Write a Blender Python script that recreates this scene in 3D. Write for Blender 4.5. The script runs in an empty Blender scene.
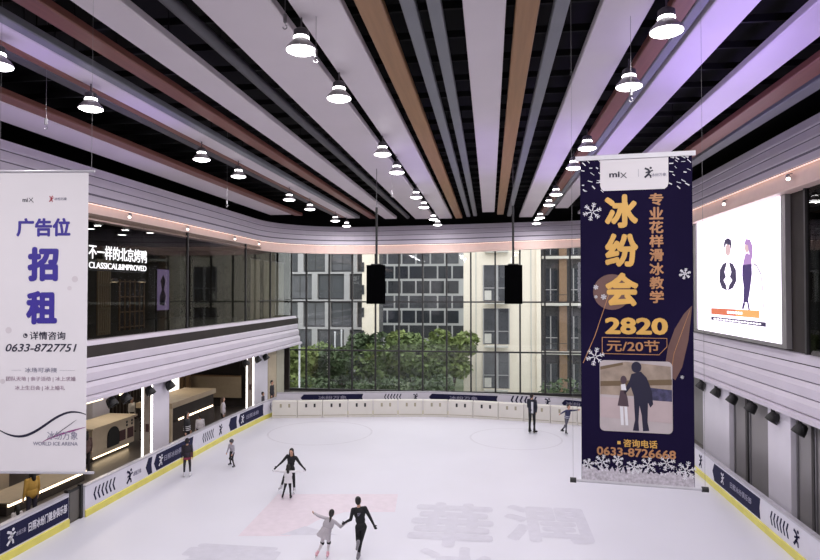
import bpy, bmesh, math, random
import numpy as np
from mathutils import Vector, Matrix

random.seed(7)
S = bpy.context.scene
COL = S.collection
R = math.radians

# ------------------------------------------------------------------ camera
F = 620.0
CZ = 7.0
PSI = math.atan(80 / F)                       # the camera is turned a little to the left
TH = math.atan(12 / F * math.cos(PSI))        # and tilted up a touch
cd = bpy.data.cameras.new('camera')
cam = bpy.data.objects.new('camera', cd)
COL.objects.link(cam)
cd.sensor_width = 36.0
cd.lens = 36.0 * F / 820.0
cd.clip_end = 500
cam.location = (0, 0, CZ)
cam.rotation_euler = (R(90) + TH, 0, PSI)
S.camera = cam

# ------------------------------------------------------------------ exposure and sky
S.view_settings.view_transform = 'Standard'
S.view_settings.look = 'None'
S.view_settings.exposure = 0.0
S.view_settings.gamma = 1.0
S.view_settings.use_curve_mapping = False
LAMP_W = 116.0
HALL_FILL_W = 230.0
W = bpy.data.worlds.new('overcast')
S.world = W
W.use_nodes = True
W.node_tree.nodes['Background'].inputs[0].default_value = (0.97, 0.98, 1.0, 1)
W.node_tree.nodes['Background'].inputs[1].default_value = 2.6


def area_light(name, loc, rot, size, power, color=(1, 1, 1), shape='DISK', size_y=None, spread=180):
    l = bpy.data.lights.new(name, 'AREA')
    l.shape = shape
    l.size = size
    if size_y:
        l.size_y = size_y
    l.energy = power
    l.color = color
    l.spread = R(spread)
    o = bpy.data.objects.new(name, l)
    COL.objects.link(o)
    o.location = loc
    o.rotation_euler = rot
    return o


# unseen bare lights added above and behind the gallery to brighten hall and banners
for lx in (-9.58, -3.44, 2.95):
    for ly in (4.4, 1.8, -3.5):
        area_light('highbay_and_fill_light', (lx, ly, 11.37), (0, 0, 0), 0.5, HALL_FILL_W, (1.0, 0.96, 0.98))
# unseen violet lights without fixtures, added for the violet glow on the ceiling panels
for (lx, ly, lz, ln, pw) in ((4.4, 12.0, 9.9, 7, 60), (4.3, 21, 9.9, 8, 34), (6.0, 16.5, 9.9, 9, 46), (2.3, 23, 10.2, 10, 30), (-9.2, 11.0, 10.4, 3.0, 9), (-9.2, 15.6, 10.4, 3.0, 8),
                         (-0.2, 22, 10.4, 7, 9), (-2.8, 24, 10.4, 8, 12), (-12.8, 18, 10.3, 10, 10)):
    area_light('violet_fill_light', (lx, ly, lz), (R(180), 0, 0), 0.3, pw, (0.42, 0.26, 1.0), 'RECTANGLE', ln, 130)


# ------------------------------------------------------------------ helpers
def ray(px, py):
    x = (px - 410) / F
    y = -(py - 280) / F
    fy = math.cos(TH) - y * math.sin(TH)
    fz = math.sin(TH) + y * math.cos(TH)
    return (x * math.cos(PSI) - fy * math.sin(PSI), x * math.sin(PSI) + fy * math.cos(PSI), fz)


def pt(px, py, X=None, Y=None, Z=None):
    """where a sight line of the photograph meets a plane of the hall"""
    d = ray(px, py)
    t = X / d[0] if X is not None else (Y / d[1] if Y is not None else (Z - CZ) / d[2])
    return Vector((t * d[0], t * d[1], CZ + t * d[2]))


def c(h):
    h = h.lstrip('#')
    out = []
    for i in (0, 2, 4):
        v = int(h[i:i + 2], 16) / 255
        out.append(v / 12.92 if v <= 0.04045 else ((v + 0.055) / 1.055) ** 2.4)
    return tuple(out) + (1.0,)


MATS = {}


def pm(name, col, rough=0.5, metal=0.0, var=0.06, scale=4.0, emit=None, estr=0.0, spec=0.5, stretch=None, bump=0.0):
    """procedural material: base colour gently varied by noise"""
    m = bpy.data.materials.new(name)
    m.use_nodes = True
    nt = m.node_tree
    b = nt.nodes['Principled BSDF']
    col = c(col) if isinstance(col, str) else col
    b.inputs['Roughness'].default_value = rough
    b.inputs['Metallic'].default_value = metal
    b.inputs['Specular IOR Level'].default_value = spec
    tc = nt.nodes.new('ShaderNodeTexCoord')
    mp = nt.nodes.new('ShaderNodeMapping')
    if stretch:
        mp.inputs['Scale'].default_value = stretch
    nz = nt.nodes.new('ShaderNodeTexNoise')
    nz.inputs['Scale'].default_value = scale
    nz.inputs['Detail'].default_value = 4
    rp = nt.nodes.new('ShaderNodeValToRGB')
    rp.color_ramp.elements[0].position = 0.3
    rp.color_ramp.elements[1].position = 0.7
    rp.color_ramp.elements[0].color = tuple(v * (1 - var) for v in col[:3]) + (1,)
    rp.color_ramp.elements[1].color = tuple(min(1, v * (1 + var)) for v in col[:3]) + (1,)
    nt.links.new(tc.outputs['Object'], mp.inputs['Vector'])
    nt.links.new(mp.outputs['Vector'], nz.inputs['Vector'])
    nt.links.new(nz.outputs['Fac'], rp.inputs['Fac'])
    nt.links.new(rp.outputs['Color'], b.inputs['Base Color'])
    if bump:
        bp = nt.nodes.new('ShaderNodeBump')
        bp.inputs['Strength'].default_value = bump
        nt.links.new(nz.outputs['Fac'], bp.inputs['Height'])
        nt.links.new(bp.outputs['Normal'], b.inputs['Normal'])
    if emit:
        b.inputs['Emission Color'].default_value = c(emit) if isinstance(emit, str) else emit
        b.inputs['Emission Strength'].default_value = estr
    MATS[name] = m
    return m


def glass(name, tint, refl=1.0, rough=0.01):
    m = bpy.data.materials.new(name)
    m.use_nodes = True
    nt = m.node_tree
    for n in list(nt.nodes):
        if n.type != 'OUTPUT_MATERIAL':
            nt.nodes.remove(n)
    out = [n for n in nt.nodes if n.type == 'OUTPUT_MATERIAL'][0]
    tr = nt.nodes.new('ShaderNodeBsdfTransparent')
    tr.inputs[0].default_value = tint
    gl = nt.nodes.new('ShaderNodeBsdfGlossy')
    gl.inputs['Roughness'].default_value = rough
    lw = nt.nodes.new('ShaderNodeLayerWeight')      # Schlick reflection, the same from both sides
    lw.inputs['Blend'].default_value = 0.5
    pw_ = nt.nodes.new('ShaderNodeMath')
    pw_.operation = 'POWER'
    pw_.inputs[1].default_value = 5.0
    ml = nt.nodes.new('ShaderNodeMath')
    ml.operation = 'MULTIPLY_ADD'
    ml.inputs[1].default_value = 0.9 * refl
    ml.inputs[2].default_value = 0.04 * refl
    ml.use_clamp = True
    mx = nt.nodes.new('ShaderNodeMixShader')
    nt.links.new(lw.outputs['Facing'], pw_.inputs[0])
    nt.links.new(pw_.outputs[0], ml.inputs[0])
    nt.links.new(ml.outputs[0], mx.inputs[0])
    nt.links.new(tr.outputs[0], mx.inputs[1])
    nt.links.new(gl.outputs[0], mx.inputs[2])
    nt.links.new(mx.outputs[0], out.inputs[0])
    MATS[name] = m
    return m


def origin(o):
    v = Vector((0, 0, 0))
    while o is not None:
        v = v + Vector(o.location)
        o = o.parent
    return v


def tag(o, label=None, cat=None, group=None, kind=None):
    if label: o['label'] = label
    if cat: o['category'] = cat
    if group: o['group'] = group
    if kind: o['kind'] = kind
    return o


def thing(name, label, cat, loc=(0, 0, 0), group=None):
    o = bpy.data.objects.new(name, None)
    COL.objects.link(o)
    o.location = loc
    o.empty_display_size = 0.2
    return tag(o, label, cat, group)


def link_mesh(name, me, mat, parent=None):
    o = bpy.data.objects.new(name, me)
    COL.objects.link(o)
    if mat is not None:
        if isinstance(mat, (list, tuple)):
            for m in mat:
                me.materials.append(m)
        else:
            me.materials.append(mat)
    if parent is not None:
        o.parent = parent
    return o


class MB:
    """collects shapes in hall coordinates; build() links them as ONE mesh object"""

    def __init__(s):
        s.v = []
        s.f = []

    def add(s, vs, fs):
        k = len(s.v)
        s.v += [tuple(p) for p in vs]
        s.f += [tuple(i + k for i in f) for f in fs]
        return s

    def box(s, x0, x1, y0, y1, z0, z1):
        vs = [(x, y, z) for z in (z0, z1) for y in (y0, y1) for x in (x0, x1)]
        return s.add(vs, [(0, 2, 3, 1), (4, 5, 7, 6), (0, 1, 5, 4), (2, 6, 7, 3), (0, 4, 6, 2), (1, 3, 7, 5)])

    def obox(s, o, u, v, n, w, h, d):
        """box spanned by u*w, v*h, n*d from corner o"""
        o, u, v, n = Vector(o), Vector(u) * w, Vector(v) * h, Vector(n) * d
        vs = [o + a * u + b * v + e * n for e in (0, 1) for b in (0, 1) for a in (0, 1)]
        return s.add(vs, [(0, 2, 3, 1), (4, 5, 7, 6), (0, 1, 5, 4), (2, 6, 7, 3), (0, 4, 6, 2), (1, 3, 7, 5)])

    def tube(s, pts, r, n=8, caps=True):
        pts = [Vector(p) for p in pts]
        rs = r if isinstance(r, (list, tuple)) else [r] * len(pts)
        rings = []
        for i, p in enumerate(pts):
            d = (pts[min(i + 1, len(pts) - 1)] - pts[max(i - 1, 0)])
            d = d.normalized() if d.length > 1e-9 else Vector((0, 0, 1))
            a = d.cross(Vector((0, 0, 1)))
            if a.length < 1e-3:
                a = d.cross(Vector((1, 0, 0)))
            a.normalize()
            b = d.cross(a)
            rings.append([p + (a * math.cos(2 * math.pi * j / n) + b * math.sin(2 * math.pi * j / n)) * rs[i] for j in range(n)])
        vs = [p for rg in rings for p in rg]
        fs = []
        for i in range(len(pts) - 1):
            for j in range(n):
                fs.append((i * n + j, i * n + (j + 1) % n, (i + 1) * n + (j + 1) % n, (i + 1) * n + j))
        if caps:
            fs.append(tuple(range(n - 1, -1, -1)))
            fs.append(tuple(range((len(pts) - 1) * n, len(pts) * n)))
        return s.add(vs, fs)

    def lathe(s, prof, loc, n=24, axis=(0, 0, 1)):
        """profile of (radius, height) turned about an axis through loc"""
        ax = Vector(axis).normalized()
        q = Vector((0, 0, 1)).rotation_difference(ax)
        loc = Vector(loc)
        vs, fs = [], []
        for (r, z) in prof:
            for j in range(n):
                a = 2 * math.pi * j / n
                vs.append(loc + q @ Vector((r * math.cos(a), r * math.sin(a), z)))
        for i in range(len(prof) - 1):
            for j in range(n):
                fs.append((i * n + j, i * n + (j + 1) % n, (i + 1) * n + (j + 1) % n, (i + 1) * n + j))
        fs.append(tuple(range(n - 1, -1, -1)))
        fs.append(tuple(range((len(prof) - 1) * n, len(prof) * n)))
        return s.add(vs, fs)

    def prism(s, poly, o, u, v, d, n=None):
        """flat outline poly (2D in u, v from o) given a thickness d along n"""
        o, u, v = Vector(o), Vector(u), Vector(v)
        n = Vector(n) if n is not None else u.cross(v)
        a = sum(poly[i][0] * poly[(i + 1) % len(poly)][1] - poly[(i + 1) % len(poly)][0] * poly[i][1] for i in range(len(poly)))
        if a < 0:
            poly = poly[::-1]
        k = len(poly)
        vs = [o + u * p[0] + v * p[1] for p in poly] + [o + u * p[0] + v * p[1] + n * d for p in poly]
        fs = [tuple(range(k - 1, -1, -1)), tuple(range(k, 2 * k))]
        fs += [(i, (i + 1) % k, k + (i + 1) % k, k + i) for i in range(k)]
        return s.add(vs, fs)

    def stroke(s, pts, w, o, u, v, d):
        """a line drawn with a pen of width w, as thin prisms"""
        for i in range(len(pts) - 1):
            a, b = Vector(pts[i]).to_2d(), Vector(pts[i + 1]).to_2d()
            t = b - a
            if t.length < 1e-6:
                continue
            t.normalize()
            q = Vector((-t.y, t.x)) * w * 0.5
            e = t * w * 0.2
            s.prism([(a - e + q)[:], (a - e - q)[:], (b + e - q)[:], (b + e + q)[:]], o, u, v, d)
        return s

    def disc(s, cx, cy, r, o, u, v, d, n=24, sy=1.0):
        return s.prism([(cx + r * math.cos(2 * math.pi * i / n), cy + r * sy * math.sin(2 * math.pi * i / n)) for i in range(n)], o, u, v, d)

    def build(s, name, mat, parent=None, smooth=False, kind=None):
        off = origin(parent)
        me = bpy.data.meshes.new(name)
        me.from_pydata([(p[0] - off.x, p[1] - off.y, p[2] - off.z) for p in s.v], [], s.f)
        me.update()
        if smooth:
            for p in me.polygons:
                p.use_smooth = True
            me.set_sharp_from_angle(angle=R(40))
        o = link_mesh(name, me, mat, parent)
        if kind:
            o['kind'] = kind
        return o


def copy_tree(o, parent=None, off=None):
    q = o.copy()
    COL.objects.link(q)
    if parent is not None:
        q.parent = parent
    for ch in list(o.children):
        copy_tree(ch, q)
    return q


def text_part(name, body, mat, parent, o, u, v, width=None, height=None, bold=0.0, depth=0.004, shear=0.0, gap=1.0):
    """raised lettering centred on o, lying in the plane of u and v"""
    cu = bpy.data.curves.new('lettering', 'FONT')
    cu.body = body
    cu.size = 1.0
    cu.shear = shear
    cu.space_character = gap
    cu.resolution_u = 3
    tmp = bpy.data.objects.new('lettering_tmp', cu)
    COL.objects.link(tmp)
    dg = bpy.context.evaluated_depsgraph_get()
    me = bpy.data.meshes.new_from_object(tmp.evaluated_get(dg))
    bpy.data.objects.remove(tmp)
    bpy.data.curves.remove(cu)
    co = np.array([x.co[:] for x in me.vertices])
    if len(co) == 0:
        return None
    lo, hi = co.min(0), co.max(0)
    w, h = hi[0] - lo[0], hi[1] - lo[1]
    sx = width / w if width else None
    sy = height / h if height else None
    sx = sx if sx else sy
    sy = sy if sy else sx
    u, v, o = Vector(u), Vector(v), Vector(o)
    n = u.cross(v)
    off = origin(parent)
    bm = bmesh.new()
    bm.from_mesh(me)
    bmesh.ops.remove_doubles(bm, verts=bm.verts, dist=1e-5)
    ext = bmesh.ops.extrude_face_region(bm, geom=bm.faces[:])
    top = set(g for g in ext['geom'] if isinstance(g, bmesh.types.BMVert))
    bm.verts.index_update()
    bm.faces.index_update()
    bmesh.ops.recalc_face_normals(bm, faces=bm.faces[:])
    base = [(x.co.x - (lo[0] + hi[0]) / 2, x.co.y - (lo[1] + hi[1]) / 2, x in top) for x in bm.verts]
    faces = [tuple(x.index for x in f.verts) for f in bm.faces]
    bm.free()
    bpy.data.meshes.remove(me)
    # heavy type: the thin letter is laid down several times around a small circle
    stamps = [(0, 0)] if bold <= 0 else [(0, 0)] + [(bold * math.cos(k * math.pi / 4), bold * math.sin(k * math.pi / 4)) for k in range(8)]
    fx, fy = 1 - 2 * bold / max(w, 1e-6), 1 - 2 * bold / max(h, 1e-6)
    vs, fs = [], []
    for i, (dx, dy) in enumerate(stamps):
        k = len(vs)
        dz = depth * (1 - 0.06 * i)
        vs += [(o + u * ((x * fx + dx) * sx) + v * ((y * fy + dy) * sy) + n * (dz if t else 0) - off)[:] for x, y, t in base]
        fs += [tuple(j + k for j in f) for f in faces]
    me = bpy.data.meshes.new(name)
    me.from_pydata(vs, [], fs)
    me.update()
    return link_mesh(name, me, mat, parent)


# ------------------------------------------------------------------ materials
ICE = pm('ice', '#d9d9e2', 0.38, var=0.02, scale=0.35, spec=0.35)
m_black = pm('black_deck', '#060507', 0.95, var=0.3, scale=2)
m_purlin = pm('dark_steel', '#0f0f11', 0.8)
m_white_panel = pm('white_ceiling_panel', '#d6cdd3', 0.42, var=0.03, scale=0.6, spec=0.4)
m_brown = pm('brown_ceiling_panel', '#9a7350', 0.45, var=0.12, scale=1.5, stretch=(6, .3, 6), spec=0.4)
m_red = pm('red_brown_ceiling_panel', '#7d5046', 0.42, var=0.1, scale=1.5, stretch=(6, .3, 6), spec=0.4)
m_grey = pm('grey_ceiling_panel', '#77797f', 0.5, var=0.05, scale=1)
m_dkgrey = pm('dark_grey_ceiling_tube', '#4b4a50', 0.5)
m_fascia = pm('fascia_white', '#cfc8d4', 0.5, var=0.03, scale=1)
m_fascia_d = pm('fascia_shadow_gap', '#6c6674', 0.7)  # shade in the gaps between boards put into a darker grey
m_warm_lit = pm('fascia_warm_lit', '#ecd0c6', 0.5, var=0.03)  # pink of the strip's light put into the band's colour
m_led = pm('warm_light_strip', '#ffffff', 0.5, emit=(1.0, 0.62, 0.45, 1), estr=1.0)
m_ledw = pm('white_light_strip', '#ffffff', 0.5, emit=(1.0, 0.93, 0.85, 1), estr=5.0)
m_warmglow = pm('warm_counter_light', '#ffffff', 0.5, emit=(1.0, 0.78, 0.5, 1), estr=3.0)
m_lens = pm('lamp_lens', '#ffffff', 0.5, emit=(1, 0.97, 0.98, 1), estr=9.0)
m_smallens = pm('spot_lens', '#ffffff', 0.5, emit=(1, 0.8, 0.65, 1), estr=5.0)
m_lampm = pm('lamp_metal', '#b3b0b3', 0.4, 0.3)
m_lampd = pm('lamp_housing', '#5d5b60', 0.5, 0.3)
m_blk = pm('black_plastic', '#121214', 0.55)
m_spk = pm('speaker_black', '#060607', 1.0, spec=0.0)
m_cable = pm('steel_cable', '#8a888c', 0.5, 0.6)
m_wallw = pm('wall_white', '#c9c4cb', 0.7, var=0.03)
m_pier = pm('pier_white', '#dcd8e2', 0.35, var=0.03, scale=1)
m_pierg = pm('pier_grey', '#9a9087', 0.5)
m_shutter = pm('grey_shutter', '#8d8a8b', 0.35, 0.2, var=0.06, scale=2, stretch=(1, 1, .1))
m_frame = pm('window_frame', '#3b3a3b', 0.5, 0.3)
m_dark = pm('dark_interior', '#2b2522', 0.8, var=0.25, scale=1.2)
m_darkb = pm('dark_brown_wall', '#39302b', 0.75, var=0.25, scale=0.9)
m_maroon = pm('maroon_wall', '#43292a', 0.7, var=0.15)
m_floor = pm('grey_tile', '#57524f', 0.35, var=0.12, scale=1.5)
m_beige = pm('beige_board', '#a5957c', 0.6, var=0.06)
m_cream = pm('cream_counter', '#b9ab94', 0.5, var=0.05)
m_wood = pm('brown_post', '#8a6e50', 0.5, var=0.15, scale=2, stretch=(6, 6, .5))
m_curtain = pm('pale_curtain', '#b3b0a0', 0.9, var=0.08, scale=3, stretch=(8, 8, .3))
m_board = pm('board_white', '#d4d2dc', 0.35, var=0.02)
m_navy = pm('advert_navy', '#20213f', 0.6, var=0.05, spec=0.1)
m_yellow = pm('kick_yellow', '#d8cf62', 0.4, var=0.08, scale=2)
m_rail = pm('board_rail', '#b9b7bf', 0.35, 0.2)
m_print_w = pm('print_white', '#dddce4', 0.5)
m_print_g = pm('print_grey', '#8e8ca0', 0.5)
m_pad = pm('pad_white', '#dcd9d0', 0.5, var=0.03, scale=2)
m_slot = pm('pad_slot', '#2e2d2f', 0.8)
m_slotp = pm('pad_slot_pale', '#a59f86', 0.8)
m_bwhite = pm('banner_white', '#dedae0', 0.6, var=0.015, scale=2)
m_bnavy = pm('banner_navy', '#1a1432', 0.8, var=0.12, scale=1.2, spec=0.05)
m_purple = pm('print_violet', '#3b2f92', 0.5)
m_ink = pm('print_ink', '#26243a', 0.5)
m_pink_ink = pm('print_mauve', '#a08a9c', 0.5)
m_red_ink = pm('print_red', '#a83246', 0.5)
m_gold = pm('print_gold', '#d9ab5c', 0.45, var=0.12, scale=3)
m_copper = pm('print_copper', '#b5835c', 0.45, var=0.12, scale=5)
m_bronze = pm('print_bronze', '#6b4f4b', 0.5, var=0.2, scale=2)
m_gl_far = glass('clear_glass', (0.93, 0.95, 0.94, 1), 0.9)
m_gl_shop = glass('shop_glass', (0.68, 0.68, 0.66, 1), 0.55)

# ------------------------------------------------------------------ setting: shell
MB().box(-12.6, 8.05, 3, 40, -0.2, 0).build('floor', ICE, kind='structure')
MB().box(-22.6, -12.6, -9, 43.4, -0.2, -0.01).build('floor', m_floor, kind='structure')
MB().box(8.05, 12, -9, 43.4, -0.2, -0.01).build('floor', m_floor, kind='structure')
MB().box(-12.6, 8.05, 40, 43.4, -0.2, -0.01).build('floor', m_floor, kind='structure')
MB().box(-12.6, 8.05, -9, 3, -0.2, -0.01).build('floor', m_floor, kind='structure')
MB().box(-22.6, 12, -9, 43.4, 13.3, 13.6).build('ceiling', m_black, kind='structure')
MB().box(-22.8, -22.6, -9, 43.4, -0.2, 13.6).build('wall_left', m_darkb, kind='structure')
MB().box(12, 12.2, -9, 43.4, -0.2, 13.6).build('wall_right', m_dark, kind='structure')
MB().box(-22.8, 12.2, -9.2, -9, -0.2, 13.6).build('wall_back', m_wallw, kind='structure')
MB().box(-22.8, 12.2, 43.0, 43.3, 10.3, 13.6).build('wall_far', m_black, kind='structure')
MB().box(-22.8, -14.3, 43.05, 43.3, -0.2, 10.3).build('wall_far', m_dark, kind='structure')
MB().box(9.0, 12.2, 43.05, 43.3, -0.2, 10.3).build('wall_far', m_dark, kind='structure')
MB().box(-13, 8.6, -9, 0.4, 4.9, 5.25).build('floor', m_floor, kind='structure')
# upper storeys: slabs, ceilings and walls over the shops
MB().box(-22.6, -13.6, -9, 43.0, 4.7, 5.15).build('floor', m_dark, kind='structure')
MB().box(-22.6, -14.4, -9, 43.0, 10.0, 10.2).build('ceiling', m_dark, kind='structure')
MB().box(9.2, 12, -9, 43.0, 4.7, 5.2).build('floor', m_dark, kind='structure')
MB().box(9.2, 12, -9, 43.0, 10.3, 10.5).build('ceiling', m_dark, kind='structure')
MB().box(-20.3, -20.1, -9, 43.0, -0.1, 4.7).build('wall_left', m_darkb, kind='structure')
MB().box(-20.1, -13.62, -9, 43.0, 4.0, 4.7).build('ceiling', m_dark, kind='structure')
# purlins that cross the dark void above the ceiling panels
for k in range(30):
    y = 1.0 + k * 1.38
    MB().box(-13.8, 8.6, y, y + 0.07, 12.55, 12.7).build('trim_%d' % (k + 1), m_purlin, kind='structure')


# ------------------------------------------------------------------ fascias (swept stepped profiles)
def sweep(name, path, prof, mat, zmap=None, kind='structure', parent=None):
    """prof: (inward offset, height); path: 2D points, inward is to the right of travel"""
    n = len(path)
    vs, fs = [], []
    k = len(prof)
    for i, p in enumerate(path):
        a = Vector(path[max(i - 1, 0)])
        b = Vector(path[min(i + 1, n - 1)])
        t = (b - a).normalized()
        nr = Vector((t.y, -t.x))
        for (d, z) in prof:
            x, y = p[0] + nr.x * d, p[1] + nr.y * d
            vs.append((x, y, zmap(p[0], z) if zmap else z))
    for i in range(n - 1):
        for j in range(k - 1):
            fs.append((i * k + j, i * k + j + 1, (i + 1) * k + j + 1, (i + 1) * k + j))
    fs.append(tuple(range(k)))
    fs.append(tuple(range((n - 1) * k + k - 1, (n - 1) * k - 1, -1)))
    m = MB()
    m.add(vs, fs)
    return m.build(name, mat, parent, kind=kind)


def arc(cx, cy, r, a0, a1, n=14):
    return [(cx + r * math.cos(R(a0 + (a1 - a0) * i / n)), cy + r * math.sin(R(a0 + (a1 - a0) * i / n))) for i in range(n + 1)]


UP = [(-14.2, -4), (-14.2, 10), (-14.2, 22), (-14.2, 30)] + arc(-8.0, 36.1, 6.2, 180, 90) + [(-2, 42.2), (2, 42.0)] + arc(4.6, 37.8, 4.2, 90, 0) + [(8.8, 30), (8.8, 20), (8.8, 10), (8.8, -4)]


def upz(x, s):
    zb = 9.62 + 0.42 * (x + 14.2) / 23 - 0.12 * math.exp(-((x + 3) / 5) ** 2)
    zt = 11.42 + 0.30 * (x + 14.2) / 23
    return zb + s * (zt - zb)


# four lapped boards, a dark gap under each
nb = 4
lo_s = 0.30
for b in range(nb):
    s0 = lo_s + (1 - lo_s) * b / nb
    s1 = lo_s + (1 - lo_s) * (b + 1) / nb
    d0 = 0.10 + 0.03 * b
    sweep('trim_%d' % (31 + b), UP, [(d0 - 0.25, s1), (d0, s1), (d0 + 0.05, s0 + 0.03), (d0 + 0.045, s0 + 0.02), (d0 - 0.25, s0 + 0.02)], m_fascia, upz)
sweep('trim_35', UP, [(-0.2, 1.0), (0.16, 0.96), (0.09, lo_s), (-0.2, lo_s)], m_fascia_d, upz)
sweep('trim_36', UP, [(-0.3, lo_s + .01), (0.05, lo_s + .01), (0.05, 0.02), (0.12, 0.0), (0.12, -0.03), (-0.3, -0.03)], m_warm_lit, upz)
sweep('trim_37', UP, [(0.13, lo_s - .005), (0.155, lo_s - .005), (0.155, lo_s - 0.02), (0.13, lo_s - 0.02)], m_led, upz)

# lower fascias: stairs of white ledges and grey strips for the shade below each
def lower_fascia(first, path):
    zt, zb = 5.3, 3.32
    n = 4
    prof = [(-0.35, zt)]
    k = first
    for i in range(n):
        z1 = zt - (zt - zb - 0.16) * i / n
        z0 = zt - (zt - zb - 0.16) * (i + 1) / n
        d = 0.0 + 0.085 * i
        sweep('trim_%d' % k, path, [(d - 0.4, z1), (d, z1), (d + 0.10, z1 - 0.15), (d + 0.095, z0 + 0.04), (d + 0.07, z0 + 0.03), (d - 0.4, z0 + 0.03)], m_fascia)
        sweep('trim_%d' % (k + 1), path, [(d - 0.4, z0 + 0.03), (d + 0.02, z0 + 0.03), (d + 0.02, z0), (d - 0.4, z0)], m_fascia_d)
        k += 2
    sweep('trim_%d' % k, path, [(-0.4, zb + 0.16), (0.40, zb + 0.17), (0.50, zb + 0.12), (0.50, zb), (-0.4, zb)], m_fascia)


lower_fascia(38, [(-13.75, -4), (-13.75, 12), (-13.75, 24), (-13.75, 34), (-13.75, 42.8)])
lower_fascia(47, [(9.25, 42.8), (9.25, 34), (9.25, 20), (9.25, 10), (9.25, -4)])

# ------------------------------------------------------------------ far glass wall
win = thing('window_1', None, None, (-2.5, 43.0, 0))
win['kind'] = 'structure'
MB().box(-14.2, 9.0, 43.0, 43.02, 0, 10.3).build('glass_pane', m_gl_far, win, kind='structure')
mx0 = pt(284, 300, Y=43).x
stepx = (pt(570, 300, Y=43).x - mx0) / 12
for k in range(0, 14):
    x = mx0 + k * stepx
    MB().box(x - 0.055, x + 0.055, 42.9, 43.06, 0, 10.3).build('mullion', m_frame, win)
for z in (2.87, 6.3):
    MB().box(-14.2, 9.0, 42.91, 43.05, z - 0.05, z + 0.05).build('transom', m_frame, win)
MB().box(-14.2, 9.0, 42.85, 43.08, 0, 0.15).build('sill', m_frame, win)

# left upper shop front
win2 = thing('window_2', None, None, (-14.1, 20, 5.2))
win2['kind'] = 'structure'
MB().box(-14.1, -14.08, -4, 43.0, 5.2, 9.8).build('glass_pane', m_gl_shop, win2, kind='structure')
for y in (2, 10, 18.0, 27.5, 34.5, 38.6, 42.9):
    MB().box(-14.14, -14.04, y - 0.04, y + 0.04, 5.2, 9.8).build('mullion', m_frame, win2)
MB().box(-14.13, -14.05, 36.6, 43.0, 6.42, 6.48).build('transom', m_frame, win2)
# right upper shop front (dark) beside the screen
win3 = thing('window_3', None, None, (9.0, 10, 5.2))
win3['kind'] = 'structure'
MB().box(9.05, 9.07, -4, 19.2, 5.2, 10.2).build('glass_pane', m_gl_shop, win3, kind='structure')
for y in (4, 9, 13.5, 16.9, 19.15):
    MB().box(8.99, 9.11, y - 0.05, y + 0.05, 5.2, 10.2).build('mullion', m_frame, win3)
MB().box(9.1, 9.35, 19.3, 43.0, 5.2, 10.2).build('wall_right', m_dark, kind='structure')

# ------------------------------------------------------------------ ceiling panels
DECK = 13.3


def ceiling_panel(name, x0, x1, mat, label, y1=41.2, z=11.9, h=0.16, tube=False):
    t = thing(name, label, 'ceiling panel', ((x0 + x1) / 2, 18, z), 'panels running along the ceiling')
    m = MB()
    if tube:
        m.tube([((x0 + x1) / 2, -6, z + .13), ((x0 + x1) / 2, y1, z + .13)], (x1 - x0) / 2, 16)
        m.build('tube', mat, t, smooth=True)
    else:
        # a shallow folded tray: flat underside, lips turned up at both edges
        e = 0.02
        m.prism([(x0 + e, 0), (x1 - e, 0), (x1, 0.02), (x1, h), (x1 - 0.03, h), (x1 - 0.03, 0.04), (x0 + 0.03, 0.04), (x0 + 0.03, h), (x0, h), (x0, 0.02)],
                (0, y1, z), (1, 0, 0), (0, 0, 1), y1 + 6)
        m.build('tray', mat, t)
    for y in (3, 12, 21, 30, y1 - 0.8):
        b = MB()
        b.tube([((x0 + x1) / 2, y, z + 0.05), ((x0 + x1) / 2, y, DECK)], 0.012, 6)
        b.build('hanger_rod', m_purlin, t)
    return t


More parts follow.
